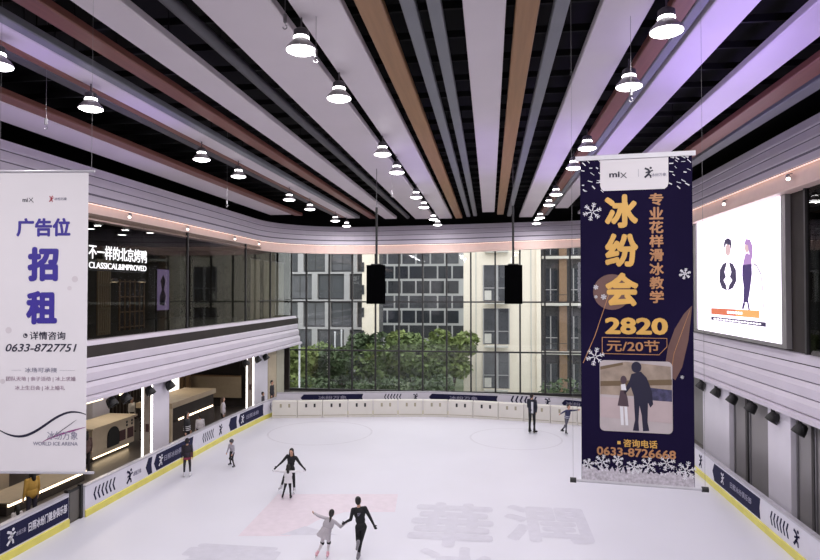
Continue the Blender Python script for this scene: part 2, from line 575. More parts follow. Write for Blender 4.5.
PANELS = [
    ('white_ceiling_panel', -13.9, -12.5, m_white_panel, 'white ceiling panel nearest the left fascia, left of all lamps', 38.0),
    ('brown_ceiling_panel', -12.46, -11.95, m_red, 'narrow brown strip on the right edge of the leftmost white panel', 38.6),
    ('grey_ceiling_panel', -10.05, -9.72, m_dkgrey, 'thin dark grey rail just right of the far left lamp row', 40.0),
    ('brown_ceiling_panel', -9.7, -9.48, m_red, 'thin brown strip edging the violet-lit panel on the left', 40.0),
    ('white_ceiling_panel', -9.45, -8.86, m_white_panel, 'narrow white panel with violet glow patches at upper left', 40.4),
    ('grey_ceiling_panel', -8.84, -8.58, m_grey, 'thin grey strip along the violet-lit panel at upper left', 40.4),
    ('brown_ceiling_panel', -7.97, -7.53, m_red, 'reddish brown ceiling panel at upper left, left of the white ones', 40.8),
    ('white_ceiling_panel', -7.0, -6.18, m_white_panel, 'medium white panel between the reddish brown panel and the grey tube', 41.0),
    ('grey_ceiling_tube', -5.6, -5.34, m_dkgrey, 'round dark grey tube running between two white panels on the left', 41.2),
    ('white_ceiling_panel', -4.97, -3.66, m_white_panel, 'widest white panel, left of the middle lamp row', 41.3),
    ('white_ceiling_panel', -3.37, -2.5, m_white_panel, 'white panel just right of the middle lamp row', 41.3),
    ('orange_ceiling_panel', -2.27, -1.81, m_brown, 'orange-brown panel left of the two grey strips', 41.3),
    ('grey_ceiling_panel', -1.51, -1.26, m_grey, 'left one of the paired grey strips near the centre', 40.6),
    ('grey_ceiling_panel', -1.06, -0.82, m_grey, 'right one of the paired grey strips near the centre', 40.2),
    ('white_ceiling_panel', -0.453, 0.285, m_white_panel, 'central white panel straight over the middle of the ice', 38.3),
    ('orange_ceiling_panel', 0.453, 0.856, m_brown, 'orange-brown panel immediately right of the central white panel', 39.6),
    ('grey_ceiling_panel', 1.107, 1.36, m_grey, 'single grey strip between orange-brown and white panels right of centre', 40.6),
    ('white_ceiling_panel', 1.91, 2.77, m_white_panel, 'white panel just left of the right-hand lamp row', 41.2),
    ('brown_ceiling_panel', 3.1, 3.47, m_red, 'reddish brown strip directly right of the right-hand lamp row', 40.6),
    ('grey_ceiling_panel', 3.49, 3.69, m_grey, 'thin lilac-lit grey strip beside the brown strip above the navy banner', 40.4),
    ('white_ceiling_panel', 3.79, 4.55, m_white_panel, 'glossy white panel with strong violet glow at upper right', 37.0),
    ('white_ceiling_panel', 5.5, 6.3, m_white_panel, 'outer white panel with violet glow reaching the top right corner', 40.0),
    ('brown_ceiling_panel', 6.85, 7.38, m_red, 'brown panel closest to the right fascia', 39.6),
    ('grey_ceiling_panel', 7.52, 7.93, m_grey, 'grey panel closest to the right fascia, outermost of all', 39.0),
]
for (nm, x0, x1, mt, lb, ye) in PANELS:
    ceiling_panel(nm, x0, x1, mt, lb, ye, tube=nm.endswith('tube'))

# ------------------------------------------------------------------ high-bay lamps
ORD = ['nearest', 'second nearest', 'third nearest', 'fourth nearest', 'fifth nearest', 'sixth nearest', 'seventh nearest', 'farthest']


LZ = 11.30
LK = 1.115


def make_lamp():
    t = thing('highbay_lamp', 'x', 'lamp', (0, 0, LZ), 'high-bay lamps over the ice')
    z = LZ
    MB().lathe([(r_ * 1.13, z_ * 1.13) for r_, z_ in [(0.236, 0.012), (0.242, 0.025), (0.225, 0.06), (0.17, 0.12), (0.125, 0.17), (0.12, 0.18), (0.115, 0.16), (0.20, 0.06), (0.22, 0.03)]], (0, 0, z), 28).build('reflector', m_lampm, t, smooth=True)
    MB().lathe([(r_ * 1.13, z_ * 1.13) for r_, z_ in [(0.0, -0.05), (0.10, -0.045), (0.18, -0.025), (0.232, 0.0), (0.234, 0.018), (0.0, 0.022)]], (0, 0, z), 28).build('lens', m_lens, t, smooth=True)
    MB().lathe([(r_ * 1.13, z_ * 1.13) for r_, z_ in [(0.115, 0.18), (0.125, 0.19), (0.125, 0.215), (0.115, 0.225)]], (0, 0, z), 24).build('light_ring', m_lens, t, smooth=True)
    MB().lathe([(r_ * 1.13, z_ * 1.13) for r_, z_ in [(0.12, 0.226), (0.125, 0.24), (0.12, 0.32), (0.08, 0.35), (0.03, 0.37)]], (0, 0, z), 24).build('driver_housing', m_lampd, t, smooth=True)
    MB().tube([(0, 0, z + 0.40), (0, 0, 11.9)], 0.016, 8).build('stem', m_lampd, t)
    return t


lamp0 = make_lamp()
rows = [(-9.31, 'in the row at far left'), (-3.33, 'in the row left of centre'), (2.91, 'in the row right of centre')]
first = True
for rx, rl in rows:
    for k, ly in enumerate((9.55, 12.05, 17.12, 19.8, 25.1, 28.1, 32.9, 35.6)):
        o = lamp0 if first else copy_tree(lamp0)
        first = False
        ly *= LK
        o.location = (rx, ly, LZ)
        o['label'] = 'glowing white bell-shaped ceiling lamp, %s %s' % (ORD[k], rl)
        area_light('highbay_and_fill_light', (rx, ly, LZ - 0.075), (0, 0, 0), 0.45, LAMP_W, (1.0, 0.96, 0.98))

# hooks hanging on wires from the ceiling
def hook(px, py, z, label):
    p = pt(px, py, Z=z)
    t = thing('ceiling_hook', label, 'hook', p, 'wire hooks hanging from the ceiling')
    MB().tube([p + Vector((0, 0, 0.2)), (p.x, p.y, DECK)], 0.004, 6).build('wire', m_cable, t)
    MB().lathe([(0.012, 0.06), (0.03, 0.08), (0.03, 0.2), (0.012, 0.22)], p, 10).build('turnbuckle', m_cable, t, smooth=True)
    MB().tube([p + Vector((0.035 * math.sin(a), 0, -0.0 + 0.035 * math.cos(a))) for a in [i * 0.6 for i in range(0, 9)]], 0.009, 6).build('hook', m_cable, t)


hook(46, 128, 10.6, 'small steel hook on a wire above the white banner')
hook(227, 206, 10.3, 'small hook on a wire left of the fourth lamp, before the left fascia')
hook(285, 27, 11.3, 'short dark hook hanging just left of the nearest middle-row lamp')
hook(316, 61, 11.1, 'short dark hook hanging just right of the nearest middle-row lamp')
hook(392, 196, 10.6, 'small hook on a wire left of the fifth middle-row lamp')
hook(631, 100, 10.4, 'small hook on a wire at the second lamp above the navy banner')

# ------------------------------------------------------------------ spotlights
def under_spot(p, label, group, side):
    """black track head hanging under the lower fascia"""
    t = thing('track_spotlight', label, 'spotlight', p, group)
    p = Vector(p)
    MB().lathe([(0.06, 0.12), (0.06, 0.29)], p, 12).build('mount', m_blk, t)
    a = Vector((side * 0.55, 0, -0.8)).normalized()
    MB().lathe([(0.09, -0.20), (0.15, -0.15), (0.185, 0.0), (0.195, 0.13), (0.16, 0.13), (0.13, 0.06)], p, 16, a).build('head', m_blk, t, smooth=True)
    MB().tube([p + Vector((0, -0.20, 0.12)), p + Vector((0, -0.20, -0.01))], 0.015, 6).tube([p + Vector((0, 0.20, 0.12)), p + Vector((0, 0.20, -0.01))], 0.015, 6).tube([p + Vector((0, -0.20, 0.12)), p + Vector((0, 0.20, 0.12))], 0.015, 6).build('yoke', m_blk, t)
    return t


NTH = ['nearest', 'second', 'third', 'fourth', 'fifth', 'sixth', 'seventh', 'eighth']
lefts = [(112, 396), (126, 392), (150, 386), (170, 379.5), (246, 360), (258, 356), (266, 353)]
lablL = ['over the maroon shop wall, nearest the white banner', 'over the shop counter beside the first lit pier', 'above the grey side of the first lit pier', 'at the far edge of the first lit pier',
         'above the near edge of the second lit pier', 'above the middle of the second lit pier', 'above the far edge of the second lit pier']
for (px, py), lb in zip(lefts, lablL):
    p = pt(px, py, X=-13.43)
    p.z = 3.04
    under_spot(p, 'black spotlight under the left fascia, ' + lb, 'black spotlights under the fascias', 1)
rights = [(701, 384), (716, 391), (732, 399), (751, 408), (773, 418), (800, 430)]
lablR = ['closest to the navy banner', 'second from the navy banner', 'third from the navy banner', 'fourth from the navy banner', 'fifth from the navy banner', 'nearest the right photo edge']
for (px, py), lb in zip(rights, lablR):
    p = pt(px, py, X=8.80)
    p.z = 3.04
    under_spot(p, 'black spotlight under the right fascia, ' + lb, 'black spotlights under the fascias', -1)


def band_spot(px, py, X, label, side):
    p = pt(px, py, X=X)
    t = thing('fascia_spotlight', label, 'spotlight', p, 'small spotlights on the warm fascia band')
    MB().tube([p + Vector((-side * 0.12, 0, 0.1)), p + Vector((0, 0, 0.08)), p], 0.014, 6).build('bracket', m_lampd, t)
    a = Vector((side * 0.3, -0.75, -0.6)).normalized()
    MB().lathe([(0.03, -0.1), (0.06, -0.08), (0.075, 0.06), (0.08, 0.12), (0.06, 0.12)], p, 14, a).build('head', m_lampm, t, smooth=True)
    MB().lathe([(0.0, 0.121), (0.058, 0.122), (0.0, 0.128)], p, 14, a).build('lens', m_smallens, t)


for (px, py), lb in zip([(130, 215.5), (188, 228), (235, 238), (259, 243)], ['nearest the white banner', 'second from the white banner', 'third from the white banner', 'by the rounded corner']):
    band_spot(px, py, -13.95, 'small lit spotlight on the left warm fascia band, ' + lb, 1)
for (px, py), lb in zip([(724, 202.5), (788, 177)], ['above the bright screen', 'beside the dark shop glass']):
    band_spot(px, py, 8.6, 'small spotlight on the right warm fascia band, ' + lb, -1)

# ------------------------------------------------------------------ lit advertising screen on the right wall
def lit(name, col, s):
    return pm(name, '#000000', 0.6, emit=col, estr=s, var=0)


SX = 8.98
a = pt(698, 329, X=SX)
b = pt(784, 344.5, X=SX)
zt = pt(698, 223, X=SX).z
y_far, y_near, z_bot = a.y, b.y, (a.z + b.z) / 2
scr = thing('lightbox_screen', 'big glowing white wall screen showing a couple, right of the navy banner', 'screen', (SX, (y_far + y_near) / 2, z_bot))
L = y_far - y_near
Hh = zt - z_bot
m_glow = lit('screen_glow', (0.93, 0.84, 1.0, 1), 2.6)
MB().box(SX, SX + 0.08, y_near, y_far, z_bot, zt).build('panel', m_glow, scr)
fm = MB()
fm.box(SX - 0.06, SX + 0.1, y_near - 0.3, y_near, z_bot - 0.12, zt + 0.1).box(SX - 0.06, SX + 0.1, y_far, y_far + 0.35, z_bot - 0.12, zt + 0.1)
fm.box(SX - 0.06, SX + 0.1, y_near, y_far, zt, zt + 0.1).box(SX - 0.06, SX + 0.1, y_near, y_far, z_bot - 0.12, z_bot)
fm.build('frame', m_shutter, scr)
so, su, sv = Vector((SX, y_far, z_bot)), Vector((0, -1, 0)), Vector((0, 0, 1))
# picture on the screen, drawn in metres from its far lower corner
m_sd = lit('screen_dark', (0.05, 0.035, 0.10, 1), 1.0)
m_sn = lit('screen_navy', (0.06, 0.03, 0.16, 1), 1.0)
m_ss = lit('screen_skin', (0.80, 0.55, 0.58, 1), 1.0)
m_sv = lit('screen_lilac', (0.50, 0.28, 0.62, 1), 1.0)
m_so = lit('screen_orange', (0.80, 0.20, 0.10, 1), 1.0)
m_sy = lit('screen_yellow', (0.95, 0.48, 0.16, 1), 1.0)
m_sg = lit('screen_grey', (0.45, 0.4, 0.5, 1), 1.0)


def ell(cx, cy, rx, ry, n=20):
    return [(cx + rx * math.cos(2 * math.pi * i / n), cy + ry * math.sin(2 * math.pi * i / n)) for i in range(n)]


def sp(pp):
    out = []
    for px, py in pp:
        q = pt(px, py, X=SX)
        out.append((y_far - q.y, q.z - z_bot))
    return out


def pic(name, poly, mat, d=0.008):
    return MB().prism(sp(poly), so, su, sv, d).build(name, mat, scr)


pic('picture_hair', [(724.6, 249), (724, 244), (725, 240), (728, 238), (731, 240), (731.6, 246), (731, 249), (730, 245), (726, 244)], m_sd)
pic('picture_face', ell(728, 250.0, 2.6, 6.0), m_ss, .006)
pic('picture_jacket', [(727, 262), (723, 264), (720, 270), (719.6, 281), (722, 288), (727, 290.5), (726, 285), (723.6, 280), (726, 277), (724.5, 272)], m_sd)
pic('picture_jacket', [(729, 262), (733, 264), (736, 270), (736.4, 281), (733, 288), (728, 290.5), (729.5, 285), (732.5, 280), (730, 277), (731.5, 272)], m_sd)
pic('picture_hair', [(744.5, 244), (746, 239), (750, 239.5), (752.5, 246), (752.6, 256), (751, 262), (749.5, 254), (748, 245)], m_sv)
pic('picture_face', ell(747, 247.5, 2.2, 5.0), m_ss, .006)
pic('picture_shoulder', [(743.5, 262), (745.5, 254), (748, 253), (751, 257), (752, 266), (743, 268)], m_sv, .006)
pic('picture_dress', [(742.6, 265), (751.6, 264), (752, 274), (750, 290), (748, 302), (743.5, 303), (744, 288), (742.5, 276)], m_sn)
pic('picture_leg', [(743, 303), (745.5, 303), (743.8, 309), (742, 309)], m_sn)
pic('picture_leg', [(747, 301), (748.4, 301), (750, 310), (748.6, 310)], m_sn)
MB().stroke(sp([(753.8, 263.5), (757, 266), (761, 274), (762.8, 290), (763.5, 307)]), 0.06, so, su, sv, 0.006).build('picture_cane', m_sg, scr)
pic('picture_bar', [(711.3, 308), (736, 309.3), (736, 316.2), (711.3, 314)], m_so)
pic('picture_bar', [(736, 309.3), (759.5, 310.6), (759.5, 318.3), (736, 316.2)], m_sy)
pic('picture_bar', [(711.3, 316.4), (766, 322.4), (766, 327), (711.3, 319.8)], m_sd)
for k in range(6):
    x = 727.5 + k * 2.6
    pic('picture_mark', [(x, 311 + k * .2), (x + 1.9, 311 + k * .2), (x + 1.9, 313.6 + k * .2), (x, 313.4 + k * .2)], m_glow, .012)
for k in range(16):
    x = 714 + k * 3.0
    y = 317.6 + (x - 711.3) * .118
    pic('picture_mark', [(x, y), (x + 2.2, y + .25), (x + 2.2, y + 1.7), (x, y + 1.5)], m_glow, .012)

# ------------------------------------------------------------------ logo marks
def runner(m, cx, cy, s, o, u, v, d):
    """the running-skater mark: head dot and sweeping limbs"""
    m.disc(cx + 0.18 * s, cy + 0.38 * s, 0.10 * s, o, u, v, d, 14)
    m.stroke([(cx - 0.28 * s, cy + 0.36 * s), (cx - 0.02 * s, cy + 0.24 * s), (cx + 0.10 * s, cy + 0.02 * s), (cx - 0.08 * s, cy - 0.22 * s), (cx - 0.30 * s, cy - 0.42 * s)], 0.16 * s, o, u, v, d)
    m.stroke([(cx + 0.34 * s, cy + 0.16 * s), (cx + 0.08 * s, cy + 0.06 * s), (cx - 0.22 * s, cy - 0.02 * s)], 0.11 * s, o, u, v, d)
    m.stroke([(cx - 0.04 * s, cy - 0.12 * s), (cx + 0.16 * s, cy - 0.28 * s), (cx + 0.18 * s, cy - 0.46 * s)], 0.12 * s, o, u, v, d)
    return m


def snowflake(m, cx, cy, r, w, o, u, v, d):
    for k in range(6):
        a = k * math.pi / 3 + 0.3
        e = (math.cos(a), math.sin(a))
        m.stroke([(cx + e[0] * r * 0.12, cy + e[1] * r * 0.12), (cx + e[0] * r, cy + e[1] * r)], w, o, u, v, d)
        for f in (0.5, 0.75):
            for s in (-1, 1):
                b = a + s * 0.8
                m.stroke([(cx + e[0] * r * f, cy + e[1] * r * f), (cx + e[0] * r * f + math.cos(b) * r * 0.28, cy + e[1] * r * f + math.sin(b) * r * 0.28)], w * 0.8, o, u, v, d)
    return m


# ------------------------------------------------------------------ hanging banners
def banner_frame(x0, y0, x1, y1, Yl, Yr):
    """corners from the photograph: left/right edge, top/bottom line"""
    tl, bl = pt(x0, y0[0], Y=Yl), pt(x0, y0[1], Y=Yl)
    tr, br = pt(x1, y1[0], Y=Yr), pt(x1, y1[1], Y=Yr)
    zt, zb = (tl.z + tr.z) / 2, (bl.z + br.z) / 2
    o = Vector((tl.x, tl.y, zb))
    u = Vector((tr.x - tl.x, tr.y - tl.y, 0))
    w = u.length
    return o, u / w, Vector((0, 0, 1)), w, zt - zb


# white banner
o, u, v, w, h = banner_frame(0, (172, 473), 88.5, (171, 472), 8.9, 9.05)
n = u.cross(v)
wb = thing('hanging_banner', 'tall white hanging banner with violet Chinese lettering at far left', 'banner', o + u * w / 2, 'banners hanging over the ice')
MB().obox(o, u, v, -n, w, h, 0.006).build('cloth', m_bwhite, wb)
MB().tube([o + v * h - u * 0.05, o + v * h + u * (w + 0.10)], 0.022, 10).build('top_rod', m_rail, wb)
MB().tube([o - u * 0.05, o + u * (w + 0.13)], 0.022, 10).build('bottom_rod', m_rail, wb)
MB().tube([o + v * h, (o.x, o.y, DECK)], 0.002, 6).build('hanging_wire', m_cable, wb)
MB().tube([o + v * h + u * (w + .05), (o.x + u.x * (w + .05), o.y + u.y * (w + .05), DECK)], 0.002, 6).build('hanging_wire', m_cable, wb)


def B(fx, fy):      # fractions of the banner from its top left
    return o + u * (w * fx) + v * (h * (1 - fy)) + n * 0.002


text_part('lettering', 'mi', m_ink, wb, B(0.29, 0.095), u, v, height=h * 0.013, bold=0.02)
MB().stroke([(-.03, -.03), (.03, .03)], 0.008, B(0.355, 0.095), u, v, 0.003).stroke([(-.03, .03), (.04, -.04)], 0.008, B(0.355, 0.095), u, v, 0.003).build('logo_mark', m_ink, wb)
mm = MB()
runner(mm, 0, 0, 0.10, B(0.585, 0.092), u, v, 0.003)
mm.build('logo_mark', m_red_ink, wb)
text_part('lettering', '冰纷万象', m_print_g, wb, B(0.69, 0.092), u, v, height=h * 0.010)
text_part('lettering', '广告位', m_purple, wb, B(0.50, 0.187), u, v, width=w * 0.61, height=h * 0.062, bold=0.035, depth=0.004)
text_part('large_lettering', '招', m_purple, wb, B(0.50, 0.31), u, v, width=w * 0.35, height=h * 0.115, bold=0.045)
text_part('lettering', '租', m_purple, wb, B(0.49, 0.455), u, v, width=w * 0.35, height=h * 0.112, bold=0.045)
mm = MB().disc(0, 0, 0.036, B(0.31, 0.548), u, v, 0.003)
mm.build('telephone_mark', m_ink, wb)
MB().stroke([(-.012, .018), (-.016, 0), (0, -.016), (.016, -.012)], 0.012, B(0.31, 0.548) + n * .004, u, v, 0.003).build('telephone_mark', m_bwhite, wb)
text_part('lettering', '详情咨询', m_ink, wb, B(0.56, 0.548), u, v, width=w * 0.40, height=h * 0.027, bold=0.012)
text_part('lettering', '0633-8727751', m_ink, wb, B(0.49, 0.588), u, v, width=w * 0.80, height=h * 0.026, bold=0.012, shear=0.25)
text_part('lettering', '冰场可承接', m_print_g, wb, B(0.49, 0.662), u, v, width=w * 0.36, height=h * 0.016, bold=0.004)
MB().prism([(-.16, 0), (0, 0), (0, .003), (-.16, .003)], B(0.27, .663), u, v, .002).prism([(0, 0), (.24, 0), (.24, .003), (0, .003)], B(0.70, .663), u, v, .002).build('rule_line', m_print_g, wb)
text_part('lettering', '团队天地 | 亲子活动 | 冰上求婚', m_pink_ink, wb, B(0.49, 0.692), u, v, width=w * 0.78, height=h * 0.017)
text_part('lettering', '冰上生日会 | 冰上婚礼', m_pink_ink, wb, B(0.48, 0.722), u, v, width=w * 0.56, height=h * 0.017)


def swoosh(pts, w0, w1, mat, dz):
    m = MB()
    up, dn = [], []
    k = len(pts)
    for i, (x, y) in enumerate(pts):
        t = (w0 + (w1 - w0) * math.sin(math.pi * i / (k - 1))) * 0.5
        up.append((x * w, -y * h + t))
        dn.append((x * w, -y * h - t))
    for i in range(k - 1):
        m.prism([up[i], dn[i], dn[i + 1], up[i + 1]], o + v * h + n * dz, u, v, 0.002)
    return m.build('swoosh', mat, wb)


cv = lambda f, a, b, k=24: [(a + (b - a) * i / k, f((i / k))) for i in range(k + 1)]
swoosh(cv(lambda t: 0.852 + 0.035 * math.sin(2.0 * math.pi * (t * 0.86 + 0.02)) + 0.022 * (1 - t) * 0 - 0.02 * t, 0.0, 0.998), 0.012, 0.045, m_ink, 0.002)
swoosh(cv(lambda t: 0.905 - 0.055 * t ** 0.7 - 0.0 * t, 0.50, 0.998), 0.004, 0.03, pm('print_plum', '#8a3d7c', 0.5), 0.003)
swoosh(cv(lambda t: 0.885 - 0.06 * t, 0.62, 0.9), 0.003, 0.012, m_ink, 0.004)
text_part('lettering', '冰纷万象', m_print_g, wb, B(0.74, 0.878), u, v, width=w * 0.34, height=h * 0.028, bold=0.004)
text_part('lettering', 'WORLD ICE ARENA', m_print_g, wb, B(0.66, 0.905), u, v, width=w * 0.50, height=h * 0.012, bold=0.01)
m_pale = pm('print_pale', '#cfc8cf', 0.6)
for (fx, fy, r) in ((0.86, .36, .05), (0.80, .39, .035), (0.12, .53, .05), (0.06, .70, .04)):
    MB().disc(0, 0, r, B(fx, fy), u, v, 0.001).build('pale_dot', m_pale, wb)

# navy banner
o, u, v, w, h = banner_frame(580, (160, 482), 692, (153.5, 487), 8.55, 8.38)
n = u.cross(v)
nbn = thing('hanging_banner', 'tall navy hanging banner with gold Chinese lettering and a skating photo', 'banner', o + u * w / 2, 'banners hanging over the ice')
MB().obox(o, u, v, -n, w, h, 0.006).build('cloth', m_bnavy, nbn)
MB().obox(o + v * (h - 0.02) - u * 0.06 + n * 0.02, u, v, -n, w + 0.1, 0.06, 0.05).build('top_bar', m_print_w, nbn)
MB().tube([o - u * 0.13, o + u * (w + 0.14)], 0.02, 10).build('bottom_rod', m_rail, nbn)
for q in (-0.11, w + 0.12):
    MB().tube([o + u * q, (o.x + u.x * q, o.y + u.y * q, DECK)], 0.002, 6).build('hanging_wire', m_cable, nbn)
    MB().tube([o + u * (q - .04) - v * 0.0, o + u * (q + .04)], 0.034, 10).build('rod_end', m_blk, nbn)
tab = [(0.185, 1.0), (0.185, 0.915), (0.195, 0.905), (0.215, 0.898), (0.76, 0.898), (0.785, 0.905), (0.795, 0.915), (0.795, 1.0)]
P2 = lambda pp: [(x * w, y * h) for x, y in pp]
MB().prism(P2(tab), o + n * .002, u, v, 0.003).build('logo_tab', m_bwhite, nbn)
text_part('lettering', 'mi', m_ink, nbn, B(0.315, 0.052) + n * .004, u, v, width=w * .095, height=h * 0.017, bold=0.03)
MB().stroke([(-.03, -.035), (.035, .03)], 0.010, B(0.395, 0.055) + n * .004, u, v, 0.003).stroke([(-.03, .03), (.04, -.04)], 0.010, B(0.395, 0.055) + n * .004, u, v, 0.003).build('logo_mark', m_ink, nbn)
mm = MB()
runner(mm, 0, 0, 0.15, B(0.62, 0.05) + n * .004, u, v, 0.003)
mm.build('logo_mark', m_ink, nbn)
text_part('lettering', '冰纷万象', m_print_g, nbn, B(0.71, 0.058) + n * .004, u, v, height=h * 0.010)
MB().stroke([(0, -.05), (0, .05)], 0.004, B(0.53, 0.05) + n * .004, u, v, 0.002).build('rule_line', m_print_g, nbn)
# bronze moons behind the lettering
MB().prism([(p[0] * w, p[1] * h) for p in ell(0.285, 0.585, 0.17, 0.055, 32)], o + n * .0015, u, v, 0.001).build('bronze_moon', m_bronze, nbn)
MB().prism(P2([(0.99, 0.545), (0.92, 0.52), (0.84, 0.475), (0.78, 0.42), (0.755, 0.37), (0.78, 0.335), (0.84, 0.32), (0.90, 0.36), (0.955, 0.44)]), o + n * .0015, u, v, 0.001).build('bronze_moon', m_bronze, nbn)
MB().stroke(P2([(0.02, 0.365), (0.13, 0.45), (0.30, 0.62)]), 0.008, o + n * .003, u, v, 0.002).build('thin_line', m_copper, nbn)
MB().stroke(P2([(0.97, 0.53), (0.83, 0.40), (0.80, 0.33)]), 0.006, o + n * .003, u, v, 0.002).build('thin_line', m_copper, nbn)
for ch, fy in (('冰', 0.166), ('纷', 0.286), ('会', 0.407)):
    text_part('lettering', ch, m_gold, nbn, B(0.375, fy) + n * .003, u, v, width=w * 0.30, height=h * 0.104, bold=0.04)
for k, ch in enumerate('专业花样滑冰教学'):
    text_part('lettering', ch, m_copper, nbn, B(0.685, 0.133 + k * 0.0424) + n * .003, u, v, width=w * 0.125, height=h * 0.038, bold=0.03)
text_part('lettering', '2820', m_gold, nbn, B(0.50, 0.519) + n * .003, u, v, width=w * 0.56, height=h * 0.052, bold=0.04)
text_part('lettering', '元/20节', m_copper, nbn, B(0.47, 0.580) + n * .003, u, v, width=w * 0.47, height=h * 0.036, bold=0.015)
MB().stroke(P2([(0.195, .395), (0.195, .445), (0.77, .445), (0.77, .42), (0.70, .395), (0.195, .395)]), 0.008, o + n * .003, u, v, 0.002).build('price_frame', m_copper, nbn)


def rrect(x0, x1, y0, y1, r):
    pts = []
    for cx, cy, a0 in ((x1 - r, y1 - r, 0), (x0 + r, y1 - r, 90), (x0 + r, y0 + r, 180), (x1 - r, y0 + r, 270)):
        pts += [(cx + r * math.cos(R(a0 + i * 18)), cy + r * math.sin(R(a0 + i * 18))) for i in range(6)]
    return pts


ph = MB().prism(rrect(0.17 * w, 0.815 * w, 0.158 * h, 0.375 * h, 0.06), o + n * .003, u, v, 0.003).build('photo_print', pm('photo_pale', '#b7adb1', 0.5, var=.08), nbn)
q = o + n * .0065
MB().prism(P2([(0.175, .27), (0.175, .35), (0.40, .372), (0.80, .36), (0.81, .265)]), q, u, v, 0.001).build('photo_hall', pm('photo_hall', '#9c8c80', 0.5, var=.2, scale=8), ph)
MB().prism(P2([(0.175, .31), (0.81, .322), (0.81, .305), (0.175, .295)]), q + n * .0012, u, v, 0.001).prism(P2([(0.175, .355), (0.38, .37), (0.38, .362), (0.175, .345)]), q + n * .0012, u, v, 0.001).build('photo_beam', pm('photo_beam', '#6f5d49', 0.5), ph)
MB().prism(P2([(0.55, .25), (0.81, .25), (0.81, .29), (0.62, .295), (0.55, .28)]), q + n * .0014, u, v, 0.001).build('photo_crowd', pm('photo_crowd', '#454362', 0.5, var=.4, scale=20), ph)
MB().prism(P2([(0.175, .2), (0.81, .19), (0.81, .255), (0.175, .262)]), q + n * .0016, u, v, 0.001).build('photo_ice', pm('photo_ice', '#b9a8ac', 0.5), ph)
g = MB()
e = q + n * .003
g.prism(P2(ell(0.50, .356, .045, .017)), e, u, v, 0.001)
g.prism(P2([(0.455, .335), (0.54, .343), (0.59, .325), (0.635, .285), (0.645, .245), (0.62, .235), (0.60, .25), (0.595, .19), (0.61, .165), (0.555, .163), (0.545, .21), (0.525, .24), (0.515, .19), (0.52, .163), (0.465, .163), (0.485, .195), (0.475, .27), (0.45, .295), (0.395, .272), (0.385, .283), (0.435, .312)]), e, u, v, 0.001)
g.build('photo_adult', m_ink, ph)
g = MB()
g.prism(P2(ell(0.385, .316, .028, .013)), e, u, v, 0.001)
g.prism(P2([(0.345, .262), (0.355, .283), (0.40, .285), (0.42, .262), (0.43, .235), (0.33, .237)]), e, u, v, 0.001)
g.build('photo_child', pm('photo_child', '#50404a', 0.5), ph)
MB().prism(P2([(0.365, .285), (0.36, .302), (0.40, .304), (0.41, .285)]), e + n * .001, u, v, 0.001).build('photo_child_top', m_print_w, ph)
MB().prism(P2([(0.35, .235), (0.36, .178), (0.385, .178), (0.38, .235)]), e, u, v, 0.001).build('photo_child_leg', m_print_w, ph)
MB().prism(P2([(0.39, .235), (0.40, .178), (0.425, .178), (0.415, .235)]), e, u, v, 0.001).build('photo_child_leg', m_print_w, ph)
text_part('lettering', '咨询电话', m_gold, nbn, B(0.53, 0.876) + n * .003, u, v, width=w * 0.30, height=h * 0.024, bold=0.02)
MB().prism([(-.02, -.02), (.02, -.02), (.02, .02), (-.02, .02)], B(0.34, 0.876) + n * .003, u, v, 0.003).build('square_mark', m_gold, nbn)
text_part('lettering', '0633-8726668', m_copper, nbn, B(0.49, 0.904) + n * .003, u, v, width=w * 0.70, height=h * 0.026, bold=0.025)
for cx, cy, r in ((.11, .835, .12), (.93, .64, .07), (.13, .385, .12), (.14, .60, .03), (.21, .57, .035), (.14, .57, .02), (.90, .33, .02)):
    snowflake(MB(), cx * w, cy * h, r, 0.012, o + n * .003, u, v, 0.002).build('snowflake', m_print_w, nbn)
# frost along the top corners and snow along the bottom
g = MB()
rr = random.Random(4)
for k in range(60):
    left = rr.random() < 0.5
    fx = rr.random() ** 1.6 * 0.2
    fx = fx if left else 1 - fx
    cy = 1 - rr.random() ** 1.5 * 0.10
    a = rr.uniform(-.9, .1) if not left else rr.uniform(math.pi - .1, math.pi + .9)
    l = rr.uniform(.02, .06)
    x0, y0 = fx * w, cy * h
    x1, y1 = x0 - math.cos(a) * l * (1 if left else -1), y0 + math.sin(a) * l
    if 0.01 < x1 < w - .01 and 0.01 < x0 < w - .01 and y1 < h - .02:
        g.stroke([(x0, y0), (x1, y1)], rr.uniform(.006, .016), o + n * .002, u, v, 0.002)
g.build('frost_print', m_print_w, nbn)['kind'] = 'stuff'
pts = [(0.004, 0.004), (0.996, 0.004), (0.996, 0.04)]
for k in range(40):
    x = 0.99 - k * 0.0245
    pts.append((x, 0.028 + 0.014 * abs(math.sin(k * 1.7)) * rr.uniform(0.4, 1.2) + (0.012 if k % 2 else 0)))
pts.append((0.004, 0.045))
MB().prism(P2(pts), o + n * .002, u, v, 0.002).build('snow_print', pm('print_snow', '#b9b3be', 0.6, var=.3, scale=30), nbn)
for k in range(7):
    fx = (0.06, .19, .33, .47, .60, .76, .93)[k]
    snowflake(MB(), fx * w, (0.052 + 0.010 * (k % 3)) * h, (0.10, .13, .09, .12, .13, .14, .16)[k] * 0.75, 0.012, o + n * .005, u, v, 0.002).build('snowflake', m_print_w, nbn)
g = MB()
for k in range(120):
    g.disc(rr.uniform(.02, .98) * w, rr.uniform(.035, .065) * h, rr.uniform(.004, .011), o + n * .005, u, v, 0.002, 6)
g.build('snow_speckle', m_print_w, nbn)['kind'] = 'stuff'

